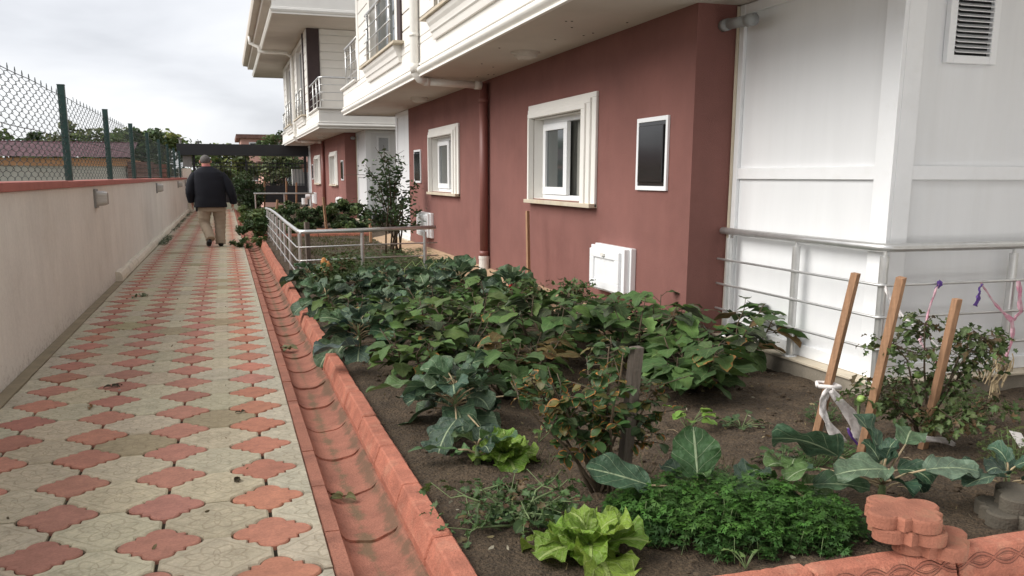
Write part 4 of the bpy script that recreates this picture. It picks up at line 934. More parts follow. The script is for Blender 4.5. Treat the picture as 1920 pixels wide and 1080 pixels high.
# kale along the kerb and in the bed
kale(.87, 10.6, .34, 14, .24, 'dark cabbage plant at the foot of the garden railing corner, beside the kerb', 1)
kale(.86, 8.5, .34, 15, .27, 'blue green cabbage plant reaching over the kerb, second from the railing corner', 2)
kale(.90, 6.6, .36, 13, .27, 'blue grey cabbage plant with one big crinkled leaf lying over the kerb', 3,
     extra=((.80, 6.0, .27, A(205), .1, .34, .27, .45, .25, .2, (.06, .095, .085)), (.86, 6.6, .3, A(170), .25, .24, .2, .9, .2, .2, (.04, .075, .065))))
kale(1.10, 4.42, .36, 15, .25, 'pale veined cabbage plant left of the rose bush, with two drooping round leaves', 4, spread=1.2,
     extra=((1.03, 4.12, .22, A(225), -.3, .24, .22, .9, .25, .3, KD), (1.12, 4.02, .2, A(300), -.4, .26, .23, .9, .2, 0, KD), (1.3, 4.2, .3, A(330), .1, .26, .2, .8, .2, -.3, KL), (.92, 4.5, .32, A(175), .1, .28, .2, .5, .2, .1, KG)))
kale(1.62, 9.4, .34, 14, .25, 'small cabbage plant in the middle of the bed behind the aubergines', 5)
kale(1.35, 7.9, .33, 14, .25, 'cabbage plant between the kerb row and the aubergines', 6)
kale(2.35, 9.2, .44, 16, .34, 'large broad leaved cabbage plant near the foot of the red drainpipe', 7)
kale(2.72, 8.5, .42, 15, .30, 'large cabbage plant beside the thin upright cane at the wall', 8)
kale(1.75, 10.6, .32, 12, .22, 'small cabbage plant just in front of the long run of garden railing', 9)
kale(2.5, 10.7, .34, 12, .24, 'bluish cabbage plant at the right end of the garden railing', 10)
kale(.80 + .25, 3.80, .15, 6, .13, 'small pale cabbage with one long wavy leaf, beside the bright lettuce', 11, tint=(.10, .19, .07),
     extra=((.96, 3.82, .16, A(168), .15, .23, .10, .35, .1, .3, (.09, .17, .07)), (1.12, 3.74, .19, A(300), .9, .14, .12, 1.0, .2, 0, (.08, .16, .07))))
kale(2.50, 2.82, .24, 9, .15, 'large leaved cabbage plant growing behind the stack of red pavers', 12, tint=(.045, .095, .055), spread=1.1,
     extra=((2.40, 2.68, .29, A(178), .15, .24, .17, .35, .15, -.25, (.12, .18, .11)), (2.56, 2.66, .28, A(-4), .05, .25, .15, .35, .12, .3, (.13, .19, .13)),
            (2.30, 2.86, .30, A(160), .55, .28, .26, .7, .12, .55, (.06, .115, .065)), (2.55, 2.9, .27, A(120), 1.1, .20, .15, .5, .3, .1, (.05, .1, .06)), (2.70, 2.93, .29, A(40), .5, .16, .14, .8, .2, .3, KL), (2.12, 2.75, .30, A(190), .2, .16, .12, .8, .2, .1, KG)))
kale(2.98, 2.66, .22, 7, .15, 'cabbage plant half cut by the right edge of the view, above grey pavers', 13, tint=(.05, .095, .06),
     extra=((2.9, 2.6, .24, A(185), .15, .22, .13, .5, .15, .2, (.07, .12, .08)), (3.05, 2.55, .22, A(-10), .2, .24, .2, .4, .2, 0, (.07, .12, .07))))
kale(1.72, 2.98, .22, 3, .13, 'cabbage plant with two upright pale veined leaves rising out of the parsley', 14, tint=KG,
     extra=((1.69, 2.90, .25, A(75), 1.15, .21, .19, .25, .08, .0, (.050, .115, .040)), (1.50, 2.93, .235, A(165), .35, .26, .16, .15, .25, -.55, (.055, .11, .06)), (1.78, 2.80, .20, A(-5), .2, .19, .10, .2, .6, 0, (.10, .17, .08)), (1.88, 2.9, .22, A(20), .5, .15, .15, .8, .2, 0, KD)))
kale(2.08, 2.86, .25, 5, .15, 'cabbage plant at the right edge of the parsley patch', 15, tint=KG,
     extra=((2.05, 2.72, .2, A(280), -.2, .15, .13, .8, .25, 0, KD), (2.10, 2.74, .24, A(-20), .1, .22, .12, .4, .35, .3, (.085, .15, .08))))
# aubergines
auber(2.08, 5.75, .50, .40, 60, .17, 'aubergine plant in the middle of the bed, in front of the white utility box', 20)
auber(2.62, 5.45, .50, .38, 60, .18, 'aubergine plant with large plain green leaves just left of the dark corner of the house', 21)
auber(2.72, 4.75, .40, .36, 60, .20, 'low aubergine plant with drooping leaves nearest the bare soil', 22, tints=(GL, GM, GM, GD))
auber(3.32, 5.35, .46, .36, 60, .18, 'aubergine plant against the left end of the steel railing, some leaves dried orange', 23, tints=(GL, GM, GM, GD, PU, (.12, .07, .03)))
auber(1.50, 5.95, .42, .38, 56, .15, 'aubergine plant with brownish leaves left of the middle of the bed', 24, tints=(GL, GM, PU, PU, GD))
auber(1.95, 6.9, .42, .40, 56, .16, 'aubergine plant behind the brownish one, with light green shoots', 25, tints=(GL, (.11, .17, .05), GM))
auber(1.12, 5.6, .36, .32, 48, .15, 'light green leaved aubergine plant beside the kerb row of cabbages', 26, tints=(GL, (.10, .16, .045), GM))
auber(2.75, 6.6, .42, .34, 50, .16, 'aubergine plant under the white utility box on the red wall', 27)
auber(1.55, 4.95, .32, .30, 36, .14, 'aubergine plant just behind the rose bush, dark leaved', 28, tints=(GM, GD, GM))
for i, (x, y, h, rad, n, L, lab, tn) in enumerate((
    (.98, 7.5, .34, .30, 44, .15, 'light green aubergine plant in the kerb row between two cabbages', (GL, (.11, .17, .05), GM)),
    (1.75, 7.7, .38, .36, 50, .15, 'aubergine plant in the second row from the back, left of middle', (GL, GM, PU)),
    (2.30, 7.75, .40, .34, 50, .15, 'aubergine plant in front of the red pepper', (GL, GM, GD)),
    (2.35, 6.25, .46, .36, 50, .16, 'aubergine plant just behind the one before the white utility box', (GL, GM, PU)),
    (3.05, 6.0, .46, .34, 50, .17, 'aubergine plant at the very foot of the house corner', (GL, GM, GD)),
    (1.80, 5.25, .38, .30, 44, .15, 'aubergine plant between the rose bush and the middle of the bed, some leaves orange edged', (GL, GM, (.12, .08, .03))),
    (1.45, 6.7, .38, .34, 48, .15, 'aubergine plant left of centre with purplish shaded leaves', (GM, PU, GL)))):
    auber(x, y, h, rad, n, L, lab, 200 + i, tints=tn)
kale(1.85, 8.6, .34, 12, .26, 'cabbage plant in the back row left of the large cabbages', 301)
kale(1.30, 9.6, .32, 12, .25, 'cabbage plant in front of the railing, right of the orange rag', 302)
kale(2.15, 10.0, .34, 12, .26, 'cabbage plant below the middle railing post', 303)
kale(1.25, 4.95, .26, 9, .2, 'small cabbage plant wedged between the kerb aubergine and the pale veined cabbage', 304)
# rose bush with black spot
t_ = thing('rose_bush', (1.44, 3.26, .09), 'bare stemmed rose bush with orange edged leaves beside the grey stake', 'rose bush')
r = random.Random(31); st_ = MB(); lf = MB(); tips = []
for k in range(11):
    az = r.uniform(0, 6.28); rr = r.uniform(.12, .46); hh = r.uniform(.48, .68); P = [np.array([1.44 + r.uniform(-.03, .03), 3.26 + r.uniform(-.02, .02), .07])]
    if k == 0: az, rr, hh = 2.9, .36, .5
    if k == 1: az, rr, hh = .1, .34, .46
    for i in range(1, 7): f = i / 6; P.append(np.array([P[0][0] + math.cos(az) * rr * f + r.uniform(-.012, .012) - .06 * f, P[0][1] + math.sin(az) * rr * .8 * f + r.uniform(-.01, .01), .09 + hh * f]))
    st_.tube(P, [.009, .008, .007, .006, .005, .004, .002], 7)
    for b in range(12):
        f = r.uniform(.38, 1); i = min(5, int(f * 6)); q = P[i] + (P[i + 1] - P[i]) * (f * 6 - i); a = r.uniform(0, 6.28); ln = r.uniform(.05, .17)
        q2 = q + np.array([math.cos(a) * ln, math.sin(a) * ln, r.uniform(-.02, .07)]); st_.tube([q, q2], [.003, .0015], 5)
        for s_ in range(r.randint(5, 9)):
            g = r.uniform(.2, 1.05); p = q + (q2 - q) * g; az2 = a + r.choice((-1, 1)) * r.uniform(.5, 1.6)
            sz = r.uniform(.034, .062); dry = r.random() < (.20 if p[2] > .35 else .5)
            leaf(lf, p, az2, r.uniform(-.8, .5), sz, sz * .72, 'ovate', r.uniform(.2, 1), .15, .05, r, jit(r.choice(((.06, .115, .035), (.045, .09, .03), (.12, .10, .03), (.05, .085, .03), (.06, .12, .04))), .25, r), 4, 5, r.uniform(-.6, .6), .75 if dry else -.9)
st_.tube([(1.36, 3.16, .33), (1.44, 3.1, .29), (1.55, 3.02, .25)], .006, 6)
st_.build('stems', M['stemb'], t_, smooth=True); lf.build('leaves', L_ROSE, t_, smooth=True)
# lettuces
def lettuce(x, y, rad, n, lab, seed, c=(.22, .34, .05), name='lettuce', h=1):
    r = random.Random(seed); t_ = thing(name, (x, y, .09), lab, 'lettuce', 'lettuces in the bed'); lf = MB(); st_ = MB(); st_.tube([(x, y, .07), (x, y, .13 * h)], [.016, .01], 8)
    for k in range(n):
        f = k / n; az = k * 2.4 + r.uniform(-.2, .2); el = .15 + f * 1.1; s_ = rad * (1.05 - .55 * f) * r.uniform(.85, 1.15)
        leaf(lf, (x + math.cos(az) * .01, y + math.sin(az) * .01, .10 + .05 * f * h), az, el, s_, s_ * r.uniform(.75, 1), 'lettuce', 1.0 + r.uniform(-.3, .6), .3, .11, r, jit(c, .16, r), 10, 14, r.uniform(-.4, .4))
    st_.build('stem', M['stemg'], t_); lf.build('leaves', L_LET, t_, smooth=True)
lettuce(1.16, 2.70, .22, 15, 'bright yellow green lettuce with ruffled leaves at the corner of the bed, by the kerb', 41, h=1.2)
lettuce(1.18, 3.80, .19, 16, 'medium green lettuce beside the pale wavy cabbage leaf, left of the rose bush', 42, (.19, .31, .045))
def seedling(x, y, lab, seed, n=12, s0=.045, c=(.16, .27, .05), h=.10, name='seedling', cat='seedling'):
    r = random.Random(seed); t_ = thing(name, (x, y, .09), lab, cat); lf = MB(); st_ = MB()
    for k in range(n):
        az = r.uniform(0, 6.28); rr = r.uniform(.01, .11); z = .10 + r.uniform(.3, 1) * h; q = (x + math.cos(az) * rr, y + math.sin(az) * rr, z)
        st_.tube([(x, y, .085), ((x + q[0]) / 2, (y + q[1]) / 2, .09 + h * .5), q], .002, 5); leaf(lf, q, az, r.uniform(-.1, .5), s0 * r.uniform(.8, 1.3), s0 * .85, 'lobed' if name == 'seedling' else 'ovate', .7, .2, .06, r, jit(c, .2, r), 4, 6, r.uniform(-.4, .4))
    st_.build('stems', M['stemg'], t_); lf.build('leaves', L_SMALL, t_, smooth=True)
seedling(2.27, 4.02, 'small bright green bean seedling alone on the bare soil', 51, 11, .07, name='bean_seedling', cat='seedling')
seedling(1.44, 4.05, 'two leafed light green seedling between the lettuce and the rose bush', 52, 5, .05, (.1, .18, .04))
seedling(1.02, 3.1 + 1.05, 'tuft of dark weeds under the drooping cabbage leaf', 53, 14, .04, (.05, .09, .03), .06, name='weed', cat='weed')
seedling(1.05, 3.0, 'dark ragged weed beside the young tomato plant', 54, 12, .08, (.045, .085, .03), .05, name='weed', cat='weed')
seedling(1.63, 2.45, 'tiny pale seedling at the front edge of the parsley', 55, 5, .04, (.12, .2, .06), .05)
seedling(2.55, 3.95, 'trailing weed with a withered flower on the soil near the taped stake', 56, 16, .05, (.06, .10, .04), .05, name='weed', cat='weed')
seedling(2.40, 3.35, 'small green weed behind the parsley patch', 57, 16, .05, (.06, .105, .035), .06, name='weed', cat='weed')
# parsley and celery-like small leaved plants
def tri(mb, c, s, r, col):
    """one lobed leaflet"""
    a = r.uniform(0, 6.28); tl = r.uniform(-.5, .5); tl2 = r.uniform(-.5, .5)
    pts = [(0, 0), (.55, -.15), (1.0, -.55), (.95, -.1), (1.35, 0), (1.5, .0), (1.3, .12), (.95, .15), (1.0, .55), (.55, .18)]
    V = []
    for k3 in (-1.15, 0, 1.15):
        for px, py in pts:
            x = px * math.cos(k3) - py * math.sin(k3); y = px * math.sin(k3) + py * math.cos(k3)
            X = x * math.cos(a) - y * math.sin(a); Y = x * math.sin(a) + y * math.cos(a)
            V.append((c[0] + X * s * .7, c[1] + Y * s * .7, c[2] + (X * tl + Y * tl2 - .15 * (px ** 2)) * s * .6))
    mb.add(V, [tuple(range(i * 10, i * 10 + 10)) for i in range(3)], uv=[(.8, .5)] * 30, col=col)
r = random.Random(61); ps = MB(); pst = MB()
def inpoly(x, y):
    # parsley patch outline
    return ((x - 1.78) / .46) ** 2 + ((y - 2.78 - (x - 1.8) * -.28) / .33) ** 2 < 1 + .25 * math.sin(x * 23) * math.sin(y * 19)
cnt = 0
while cnt < 4200:
    x = r.uniform(1.25, 2.3); y = r.uniform(2.38, 3.35)
    if not inpoly(x, y): continue
    d = ((x - 1.78) / .46) ** 2 + ((y - 2.78 + (x - 1.8) * .28) / .33) ** 2
    z = .10 + (.15 * max(0, 1 - d) ** .5 + .03) * (r.uniform(.45, 1.) if r.random() < .6 else r.uniform(.05, .6)) + .02 * noise.noise((x * 9, y * 9, 0))
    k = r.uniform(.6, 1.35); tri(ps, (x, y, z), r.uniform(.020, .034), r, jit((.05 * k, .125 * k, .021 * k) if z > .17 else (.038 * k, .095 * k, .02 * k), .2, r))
    if cnt % 14 == 0: pst.tube([(x + r.uniform(-.03, .03), y + r.uniform(-.03, .03), .08), (x, y, z)], .0014, 4, cap=False)
    cnt += 1
t_ = tag(thing('parsley_patch', (1.78, 2.78, .09), 'dense dark green parsley patch filling the front of the bed', 'parsley'))
tag(ps.build('leaves', L_SMALL, t_), kind='stuff'); tag(pst.build('stems', M['stemg'], t_), kind='stuff')
def tuft(x, y, rad, h, n, lab, seed, c=(.05, .10, .028), name='herb_tuft', cat='herb', s=.016, z0=.09, lean=0):
    r = random.Random(seed); t_ = thing(name, (x, y, z0), lab, cat); lf = MB(); st_ = MB()
    for k in range(n):
        a = r.uniform(0, 6.28); rr = rad * r.random() ** .5; z = z0 + h * r.uniform(.2, 1) * (1 - .5 * (rr / rad) ** 2); p = (x + math.cos(a) * rr + lean * z, y + math.sin(a) * rr, z)
        tri(lf, p, s * r.uniform(.7, 1.3), r, jit(c, .35, r))
        if k % 7 == 0: st_.tube([(x + math.cos(a) * rr * .3, y + math.sin(a) * rr * .3, z0 - .01), p], .002, 4, cap=False)
    st_.build('stems', M['stemg'], t_); lf.build('leaves', L_SMALL, t_)
tuft(2.52, 3.30, .11, .13, 260, 'feathery green herb tuft left of the second timber stake', 62)
tuft(2.72, 3.72 - .3, .10, .10, 160, 'small herb tuft between the two leaning timber stakes', 63)
tuft(3.05, 3.95, .11, .12, 180, 'green herb tuft at the foot of the stone plinth corner', 64)
tuft(3.75, 3.65, .13, .26, 320, 'green potato-like plant right of the tomato, in front of the plinth', 65, (.07, .12, .03), s=.02)
tuft(3.42, 3.02, .16, .20, 420, 'yellowish green herb behind the right hand cabbage', 66, (.085, .12, .035))
tuft(2.02, 3.3, .10, .06, 90, 'flat low weed patch beside the upright cabbage leaf', 67, (.05, .08, .03), name='weed', cat='weed')
tuft(1.12, 3.18, .12, .07, 120, 'low feathery weed near the young tomato at the kerb', 68, (.06, .11, .035), name='weed', cat='weed')
# tomato plants
def tomato(x, y, h, rad, n, lab, seed, c=(.075, .11, .036), fruit=5, z0=.09, arms=(), s=.045, cat='tomato plant', name='tomato_plant', curl=1.2):
    r = random.Random(seed); t_ = thing(name, (x, y, z0), lab, cat); lf = MB(); st_ = MB(); ends = []
    A_ = list(arms) + [(r.uniform(0, 6.28), rad * r.uniform(.3, 1), h * r.uniform(.55, 1)) for _ in range(9 - len(arms))]
    for az, rr, hh in A_:
        P = [np.array([x, y, z0 - .01]) + np.array([math.cos(az) * rr * f ** 1.5, math.sin(az) * rr * f ** 1.5, hh * min(1, f * 1.25) - .1 * rr * max(0, f - .7)]) + np.array([r.uniform(-.015, .015), r.uniform(-.015, .015), 0]) * (f > 0) for f in np.linspace(0, 1, 7)]
        st_.tube(P, [.008, .007, .006, .005, .004, .003, .002], 6); ends.append(P)
    for k in range(n):
        P = r.choice(ends); f = r.uniform(.3, 1) ** .8; i = min(5, int(f * 6)); q = P[i] + (P[i + 1] - P[i]) * (f * 6 - i); a = r.uniform(0, 6.28); ln = r.uniform(.02, .12)
        q2 = q + np.array([math.cos(a) * ln, math.sin(a) * ln, r.uniform(-.05, .05)])
        if k % 3 == 0: st_.tube([q, q2], .0018, 4, cap=False)
        sz = s * r.uniform(.6, 1.4); leaf(lf, q2, a, r.uniform(-1, .5), sz, sz * .7, 'lobed', curl * r.uniform(.2, 1), r.uniform(0, .6), .12, r, jit(c if r.random() < .85 else (.14, .09, .045), .3, r), 4, 6, r.uniform(-.8, .8))
    st_.build('stems', M['stemb'] if fruit else M['stemg'], t_, smooth=True); lf.build('leaves', L_SMALL, t_, smooth=True)
    for k in range(fruit):
        P = r.choice(ends[:max(2, len(arms))]); q = P[r.randint(3, 6)] + np.array([r.uniform(-.03, .03), r.uniform(-.03, .03), -.02]); n_ = MB(); n_.sphere(q, (.022, .022, .019), 12); n_.build('fruit', M['tomato'], t_, smooth=True)
tomato(3.25, 3.40, .56, .36, 950, 'wilting tomato plant with small green fruit tied between the timber stakes', 71, fruit=6, arms=((.05, .44, .50), (.15, .36, .56), (3.1, .30, .55), (2.9, .34, .30), (1.5, .1, .62), (-.6, .38, .25), (-1.8, .25, .22)))
tomato(1.00, 3.05, .14, .26, 260, 'young tomato plant leaning over the red kerb at the front left of the bed', 72, c=(.06, .11, .035), fruit=0, arms=((2.9, .26, .13), (3.5, .24, .04), (1.5, .1, .12), (.3, .2, .12)), s=.04, curl=.7)
# pepper plants near the railing
for i, (x, y, h, lab) in enumerate(((1.05, 9.5, .42, 'pepper plant tied to a short cane in the kerb row'), (1.28, 10.9, .40, 'bushy pepper plant in front of the garden railing corner'), (2.62, 7.7, .40, 'pepper plant carrying one red fruit beside the large cabbages'), (2.95, 7.4, .40, 'thin pepper plant at the foot of the upright cane'))):
    tomato(x, y, h, .24, 260, lab, 75 + i, c=(.06, .10, .03), fruit=0, s=.06, cat='pepper plant', name='pepper_plant', curl=.6)
n = MB(); n.sphere((2.66, 8.55 - .2, .335), (.022, .022, .045), 12); tag(n.build('red_pepper', M['pepper'], smooth=True), 'single red pepper hanging among the dark cabbage leaves', 'pepper')
# stakes and canes
def stake(p0, p1, w, d, m, lab, name='wooden_stake', tw=.3, grp=None):
    n = MB(); n.beam(p0, p1, w, d, tw=tw); tag(n.build(name, m, bevel=.002), lab, 'stake', grp)
stake((2.84, 3.74, -.05), (2.937, 3.62, .944), .046, .034, M['wood_new'], 'brown timber stake with the white strip tied round it, left of the other two', tw=.5)
stake((2.93, 3.49, -.05), (2.947, 3.32, .955), .044, .036, M['wood_new'], 'brown timber stake in the middle, leaning in front of the railing corner', tw=.5)
stake((3.22, 3.40, -.05), (3.263, 3.30, .846), .042, .03, M['wood_new'], 'brown timber stake standing inside the wilting tomato, rightmost of three', tw=.2)
stake((1.53, 3.27, -.05), (1.556, 3.20, .726), .052, .036, M['wood_old'], 'weathered grey stake beside the rose bush', tw=.3)
stake((3.11, 9.1, 0), (3.15, 9.3, 1.04), .036, .03, M['wood_new'], 'thin tall cane standing by the red wall, left of the utility box', 'cane')
stake((2.45, 9.6, 0), (2.46, 9.62, .47), .04, .03, M['wood_new'], 'short cane among the large cabbages', 'cane')
stake((.98, 9.75, 0), (1.0, 9.75, .47), .04, .035, M['wood_new'], 'short cane with an orange rag in the kerb row', 'cane')
stake((3.0 - .02, 2.9 + .65, 0), (3.0, 3.6, .30), .012, .012, M['stemg'], 'thin green cane tied beside the leftmost timber stake', 'cane')
stake((1.02, 12.2, 0), (1.02, 12.3, .80), .06, .05, M['wood_old'], 'square weathered post just inside the garden railing corner', 'wooden_post')
n = MB(); n.sphere((.97, 9.70, .49), (.035, .03, .06), 10); n.sphere((1.01, 9.69, .46), (.03, .03, .05), 10); n.sphere((.955, 9.7, .43), (.025, .03, .035), 8)
tag(n.build('orange_rag', mat('orange_rag', (.55, .26, .09), .9, .3, 20)), 'crumpled orange rag on top of a short cane', 'rag')
for (x, y, h, dx, lab) in ((2.15, 20.5, .95, -.06, 'short pale stake leaning in the far garden beside the red kerbs'), (1.28, 33, 1.25, .06, 'leaning wooden stake in the far bed, left of three'), (2.05, 33, 1.25, .04, 'leaning wooden stake in the far bed, middle of three'), (2.42, 33.4, 1.2, .05, 'leaning wooden stake in the far bed, right of three'), (2.75, 18.0, .6, 0, 'broken pale stake beside the tall shrub'), (1.2, 24.5, .8, .1, 'dry forked stick in the far bushes')):
    stake((x, y, 0), (x + dx, y, h), .05, .04, M['wood_new'], lab)
# white strip on the left stake
t_ = thing('white_strip', (2.85, 3.62, .1), 'white and purple torn plastic strip knotted round the leftmost timber stake', 'plastic strip')
n = MB(); n.tube([(2.80, 3.66, .372), (2.83, 3.60, .378), (2.88, 3.60, .372), (2.91, 3.64, .366), (2.90, 3.70, .372), (2.83, 3.72, .375), (2.80, 3.67, .372)], .011, 8); n.build('knot', M['ribbon'], t_, smooth=True)
def band(pts, ws, m, name, mb=None):
    n = mb or MB(); V = []; k = len(pts)
    for i, (p, w_) in enumerate(zip(pts, ws)):
        p = np.array(p, float); d = np.array(pts[min(i + 1, k - 1)]) - np.array(pts[max(i - 1, 0)]); d = d / np.linalg.norm(d); s = np.cross(d, (0, 1, .2)); s /= np.linalg.norm(s)
        for j in range(5): q = (j / 4 - .5) * 2; V.append(p + s * q * w_ / 2 + np.array([0, .007 * math.sin(j * 2.1 + i), 0]))
    n.add(V, [(i * 5 + j, i * 5 + j + 1, i * 5 + 6 + j, i * 5 + 5 + j) for i in range(k - 1) for j in range(4)])
    if mb: return
    o = n.build(name, m, t_, smooth=True); s_ = o.modifiers.new('t', 'SOLIDIFY'); s_.thickness = .002
def interp(pts, k=4):
    out = []
    for a, b in zip(pts, pts[1:]):
        for i in range(k): out.append(tuple(np.array(a) + (np.array(b) - np.array(a)) * i / k))
    return out + [pts[-1]]
P = interp([(2.81, 3.595, .37), (2.775, 3.59, .32), (2.775, 3.58, .255), (2.80, 3.57, .20), (2.85, 3.56, .13), (2.89, 3.55, .085)]); band(P, np.linspace(.035, .05, len(P)) + .012 * np.sin(np.linspace(0, 9, len(P))), M['ribbon'], 'long_end')
P = interp([(2.815, 3.585, .37), (2.86, 3.575, .31), (2.92, 3.57, .25), (2.965, 3.56, .18), (2.985, 3.55, .115), (2.975, 3.545, .09)]); band(P, np.concatenate([np.linspace(.03, .085, len(P) - 4), [.085, .08, .065, .045]]), M['ribbon'], 'loose_end')
P = interp([(2.905, 3.548, .175), (2.925, 3.54, .125), (2.965, 3.53, .085), (2.985, 3.53, .075)]); band(P, [.012] * len(P), M['purple'], 'purple_hem')
# tapes tied to the railing
def tape(name, pts, ws, m, lab, cat='tape'):
    n = MB(); global t_
    P = interp(pts, 5); band(P, np.interp(np.linspace(0, 1, len(P)), np.linspace(0, 1, len(ws)), ws), m, name, n)
    o = n.build(name, m, smooth=True); s_ = o.modifiers.new('t', 'SOLIDIFY'); s_.thickness = .0015; tag(o, lab, cat, 'tapes tied to the railing')
tape('pink_tape', [(3.99, 4.19, .79), (3.93, 4.17, .68), (3.87, 4.13, .56), (3.81, 4.10, .47), (3.82, 4.05, .42), (3.86, 4.0, .35)], [.008, .012, .014, .02, .008, .004], M['pink'], 'pink tape running from the railing down to the tomato plant')
tape('pink_tape', [(4.32, 4.2, .785), (4.38, 4.18, .70), (4.45, 4.16, .62), (4.53, 4.15, .56), (4.545, 4.14, .50), (4.53, 4.13, .40), (4.47, 4.12, .28)], [.006, .008, .014, .03, .03, .02, .015], M['pink'], 'pink and white tape hanging from the bar to the dry stalks, left of the post')
tape('pink_tape', [(4.60, 4.19, .79), (4.61, 4.18, .70), (4.62, 4.17, .60), (4.57, 4.16, .56), (4.53, 4.15, .55)], [.03, .035, .03, .02, .03], M['pink'], 'broad pink tape looped on the railing post at the right edge')
tape('purple_tag', [(4.325, 4.19, .78), (4.29, 4.18, .76), (4.285, 4.17, .735), (4.28, 4.17, .70), (4.265, 4.17, .65)], [.008, .01, .012, .03, .035], M['purple'], 'small purple tag dangling from the middle of the upper bar', 'tag')
tape('purple_tape', [(3.995, 4.195, .81), (4.01, 4.19, .785), (3.985, 4.19, .775), (3.975, 4.19, .76)], [.02, .03, .03, .01], M['purple'], 'purple knot on the upper bar at the head of the pink tape')
tape('white_tape', [(3.62, 4.2, .79), (3.63, 4.17, .72), (3.67, 4.1, .62), (3.74, 4.0, .54), (3.80, 3.9, .44)], [.012, .03, .02, .006, .004], M['ribbon'], 'white strip tied to the railing corner post behind the stakes')
n = MB(); r = random.Random(81)
for k in range(46):
    a = np.array([4.47 + r.uniform(-.06, .06), 4.12 + r.uniform(-.03, .03), .30 + r.uniform(-.03, .06)]); b = a + np.array([r.uniform(-.14, .03), r.uniform(-.05, .04), r.uniform(-.16, .03)]); n.tube([a, (a + b) / 2 + np.array([r.uniform(-.03, .03), 0, r.uniform(0, .03)]), b], r.uniform(.002, .005), 5)
for k in range(14): a = np.array([4.40 + r.uniform(-.02, .02), 4.1, .20]); b = a + np.array([r.uniform(-.04, .03), -.02, r.uniform(-.14, -.04)]); n.tube([a, b], .004, 5)
tag(n.build('dry_stalks', M['straw']), 'bundle of dry withered stalks hanging on the tape by the right post', 'dry stalks')
tape('white_strip', [(3.05, 3.38, .15), (3.12, 3.30, .17), (3.22, 3.28, .165), (3.30, 3.30, .14), (3.34, 3.3, .12)], [.02, .035, .03, .03, .02], M['ribbon'], 'dirty white strip wrapped low round the rightmost timber stake', 'plastic strip')
n = MB(); n.add([(3.42, 3.0, .22), (3.5, 3.02, .23), (3.56, 2.98, .20), (3.49, 2.94, .17), (3.45, 2.95, .19)], [(0, 1, 2, 3, 4)]); n.add([(3.36, 3.02, .27), (3.41, 3.0, .26), (3.43, 2.98, .21), (3.38, 2.97, .2)], [(0, 1, 2, 3)]); o = n.build('paper_scrap', M['ribbon']); o.modifiers.new('t', 'SOLIDIFY').thickness = .002; tag(o, 'torn white scrap caught in the herb behind the right hand cabbage', 'paper scrap')
# stacked pavers
sp_ = [((2.305, 2.345), .124, .05, 'lowest red paver of the small stack, sticking out to the right over the kerb'), ((2.225, 2.375), .171, .22, 'middle red paver of the small stack behind the front kerb'), ((2.215, 2.385), .218, .12, 'topmost red paver of the small stack, with a worn flat top')]
for (c_, z, a, lab) in sp_:
    n = MB(); n.prism(foil(c_[0], c_[1], a, .95), z, z + .0455, bevel=.006, col=(.47, .19, .12)); tag(n.build('paver', M['pave_loose'] if 'pave_loose' in M else M.setdefault('pave_loose', mat('loose_paver', (.33, .128, .08), .9, .25, 9, .6, 120, stain=.8, stain_col=(.25, .17, .10), stain_scale=7))), lab, 'paver', 'loose pavers stacked on the kerb')
for (c_, z, a, lab) in (((2.86, 2.50), .095, .3, 'lower grey paver under the right hand cabbage'), ((2.92, 2.48), .151, .1, 'upper grey paver under the right hand cabbage')):
    n = MB(); n.prism(foil(c_[0], c_[1], a, .98), z, z + .055, bevel=.006); tag(n.build('paver', M.get('old_paver') or M.setdefault('old_paver', mat('old_paver', (.095, .082, .062), .9, .25, 9, .6, 120, stain=.7, stain_col=(.08, .06, .04), stain_scale=6))), lab, 'paver', 'loose grey pavers')
n = MB(); n.tube([(.665, 6.78, .124), (.665, 6.78, .14)], [.062, .06], 28); n.tube([(.665, 6.78, .14), (.665, 6.78, .146)], [.05, .048], 28); tag(n.build('plastic_lid', M['lid']), 'round off-white plastic lid lying on the red kerb', 'lid')
# tall shrub behind the garden railing
t_ = thing('tall_shrub', (2.72, 15.3, .09), 'tall sparse dark leaved rose shrub in front of the far end of the nearest house', 'shrub'); r = random.Random(91); st_ = MB(); lf = MB()
br = []
for k in range(9):
    az = r.uniform(0, 6.28); top = (2.70 + r.uniform(-.18, .22), 15.3 + r.uniform(-.2, .2), .75 + r.uniform(-.05, .2)); base = (2.72 + r.uniform(-.15, .15), 15.3 + r.uniform(-.1, .1), .05); P = [np.array(base), (np.array(base) + np.array(top)) / 2 + np.array([r.uniform(-.03, .03), 0, 0]), np.array(top)]; st_.tube(P, [.018, .015, .011], 6)
for (tx, tz) in ((-.12, 1.70), (-.02, 1.62), (.20, 1.45), (-.42, 1.52), (.46, 1.18), (-.55, .85), (.50, .72), (-.48, .60), (-.1, 1.3), (.3, .95), (.42, .5), (-.3, 1.1), (.05, 1.2), (.05, .85), (-.2, .75), (.25, 1.62)):
    b = np.array([2.70 + tx * .15, 15.3 + r.uniform(-.1, .1), .45 + max(0, tz - .8) * .5]); e_ = np.array([2.70 + tx, 15.3 + r.uniform(-.4, .4), .09 + tz]); m_ = (b + e_) / 2 + np.array([-tx * .12, 0, .08]); P = [b, m_, e_]; st_.tube(P, [.013, .009, .004], 6)
    for j in range(95):
        f = r.uniform(.25, 1.03); q = b + (m_ - b) * min(1, f * 2) if f < .5 else m_ + (e_ - m_) * (f * 2 - 1)
        q = q + np.array([r.gauss(0, .06), r.gauss(0, .06), r.gauss(0, .055)]); leafquad(lf, q, r.uniform(.026, .05), r, jit(r.choice(((.045, .085, .033), (.065, .115, .042), (.05, .07, .03))), .25, r))
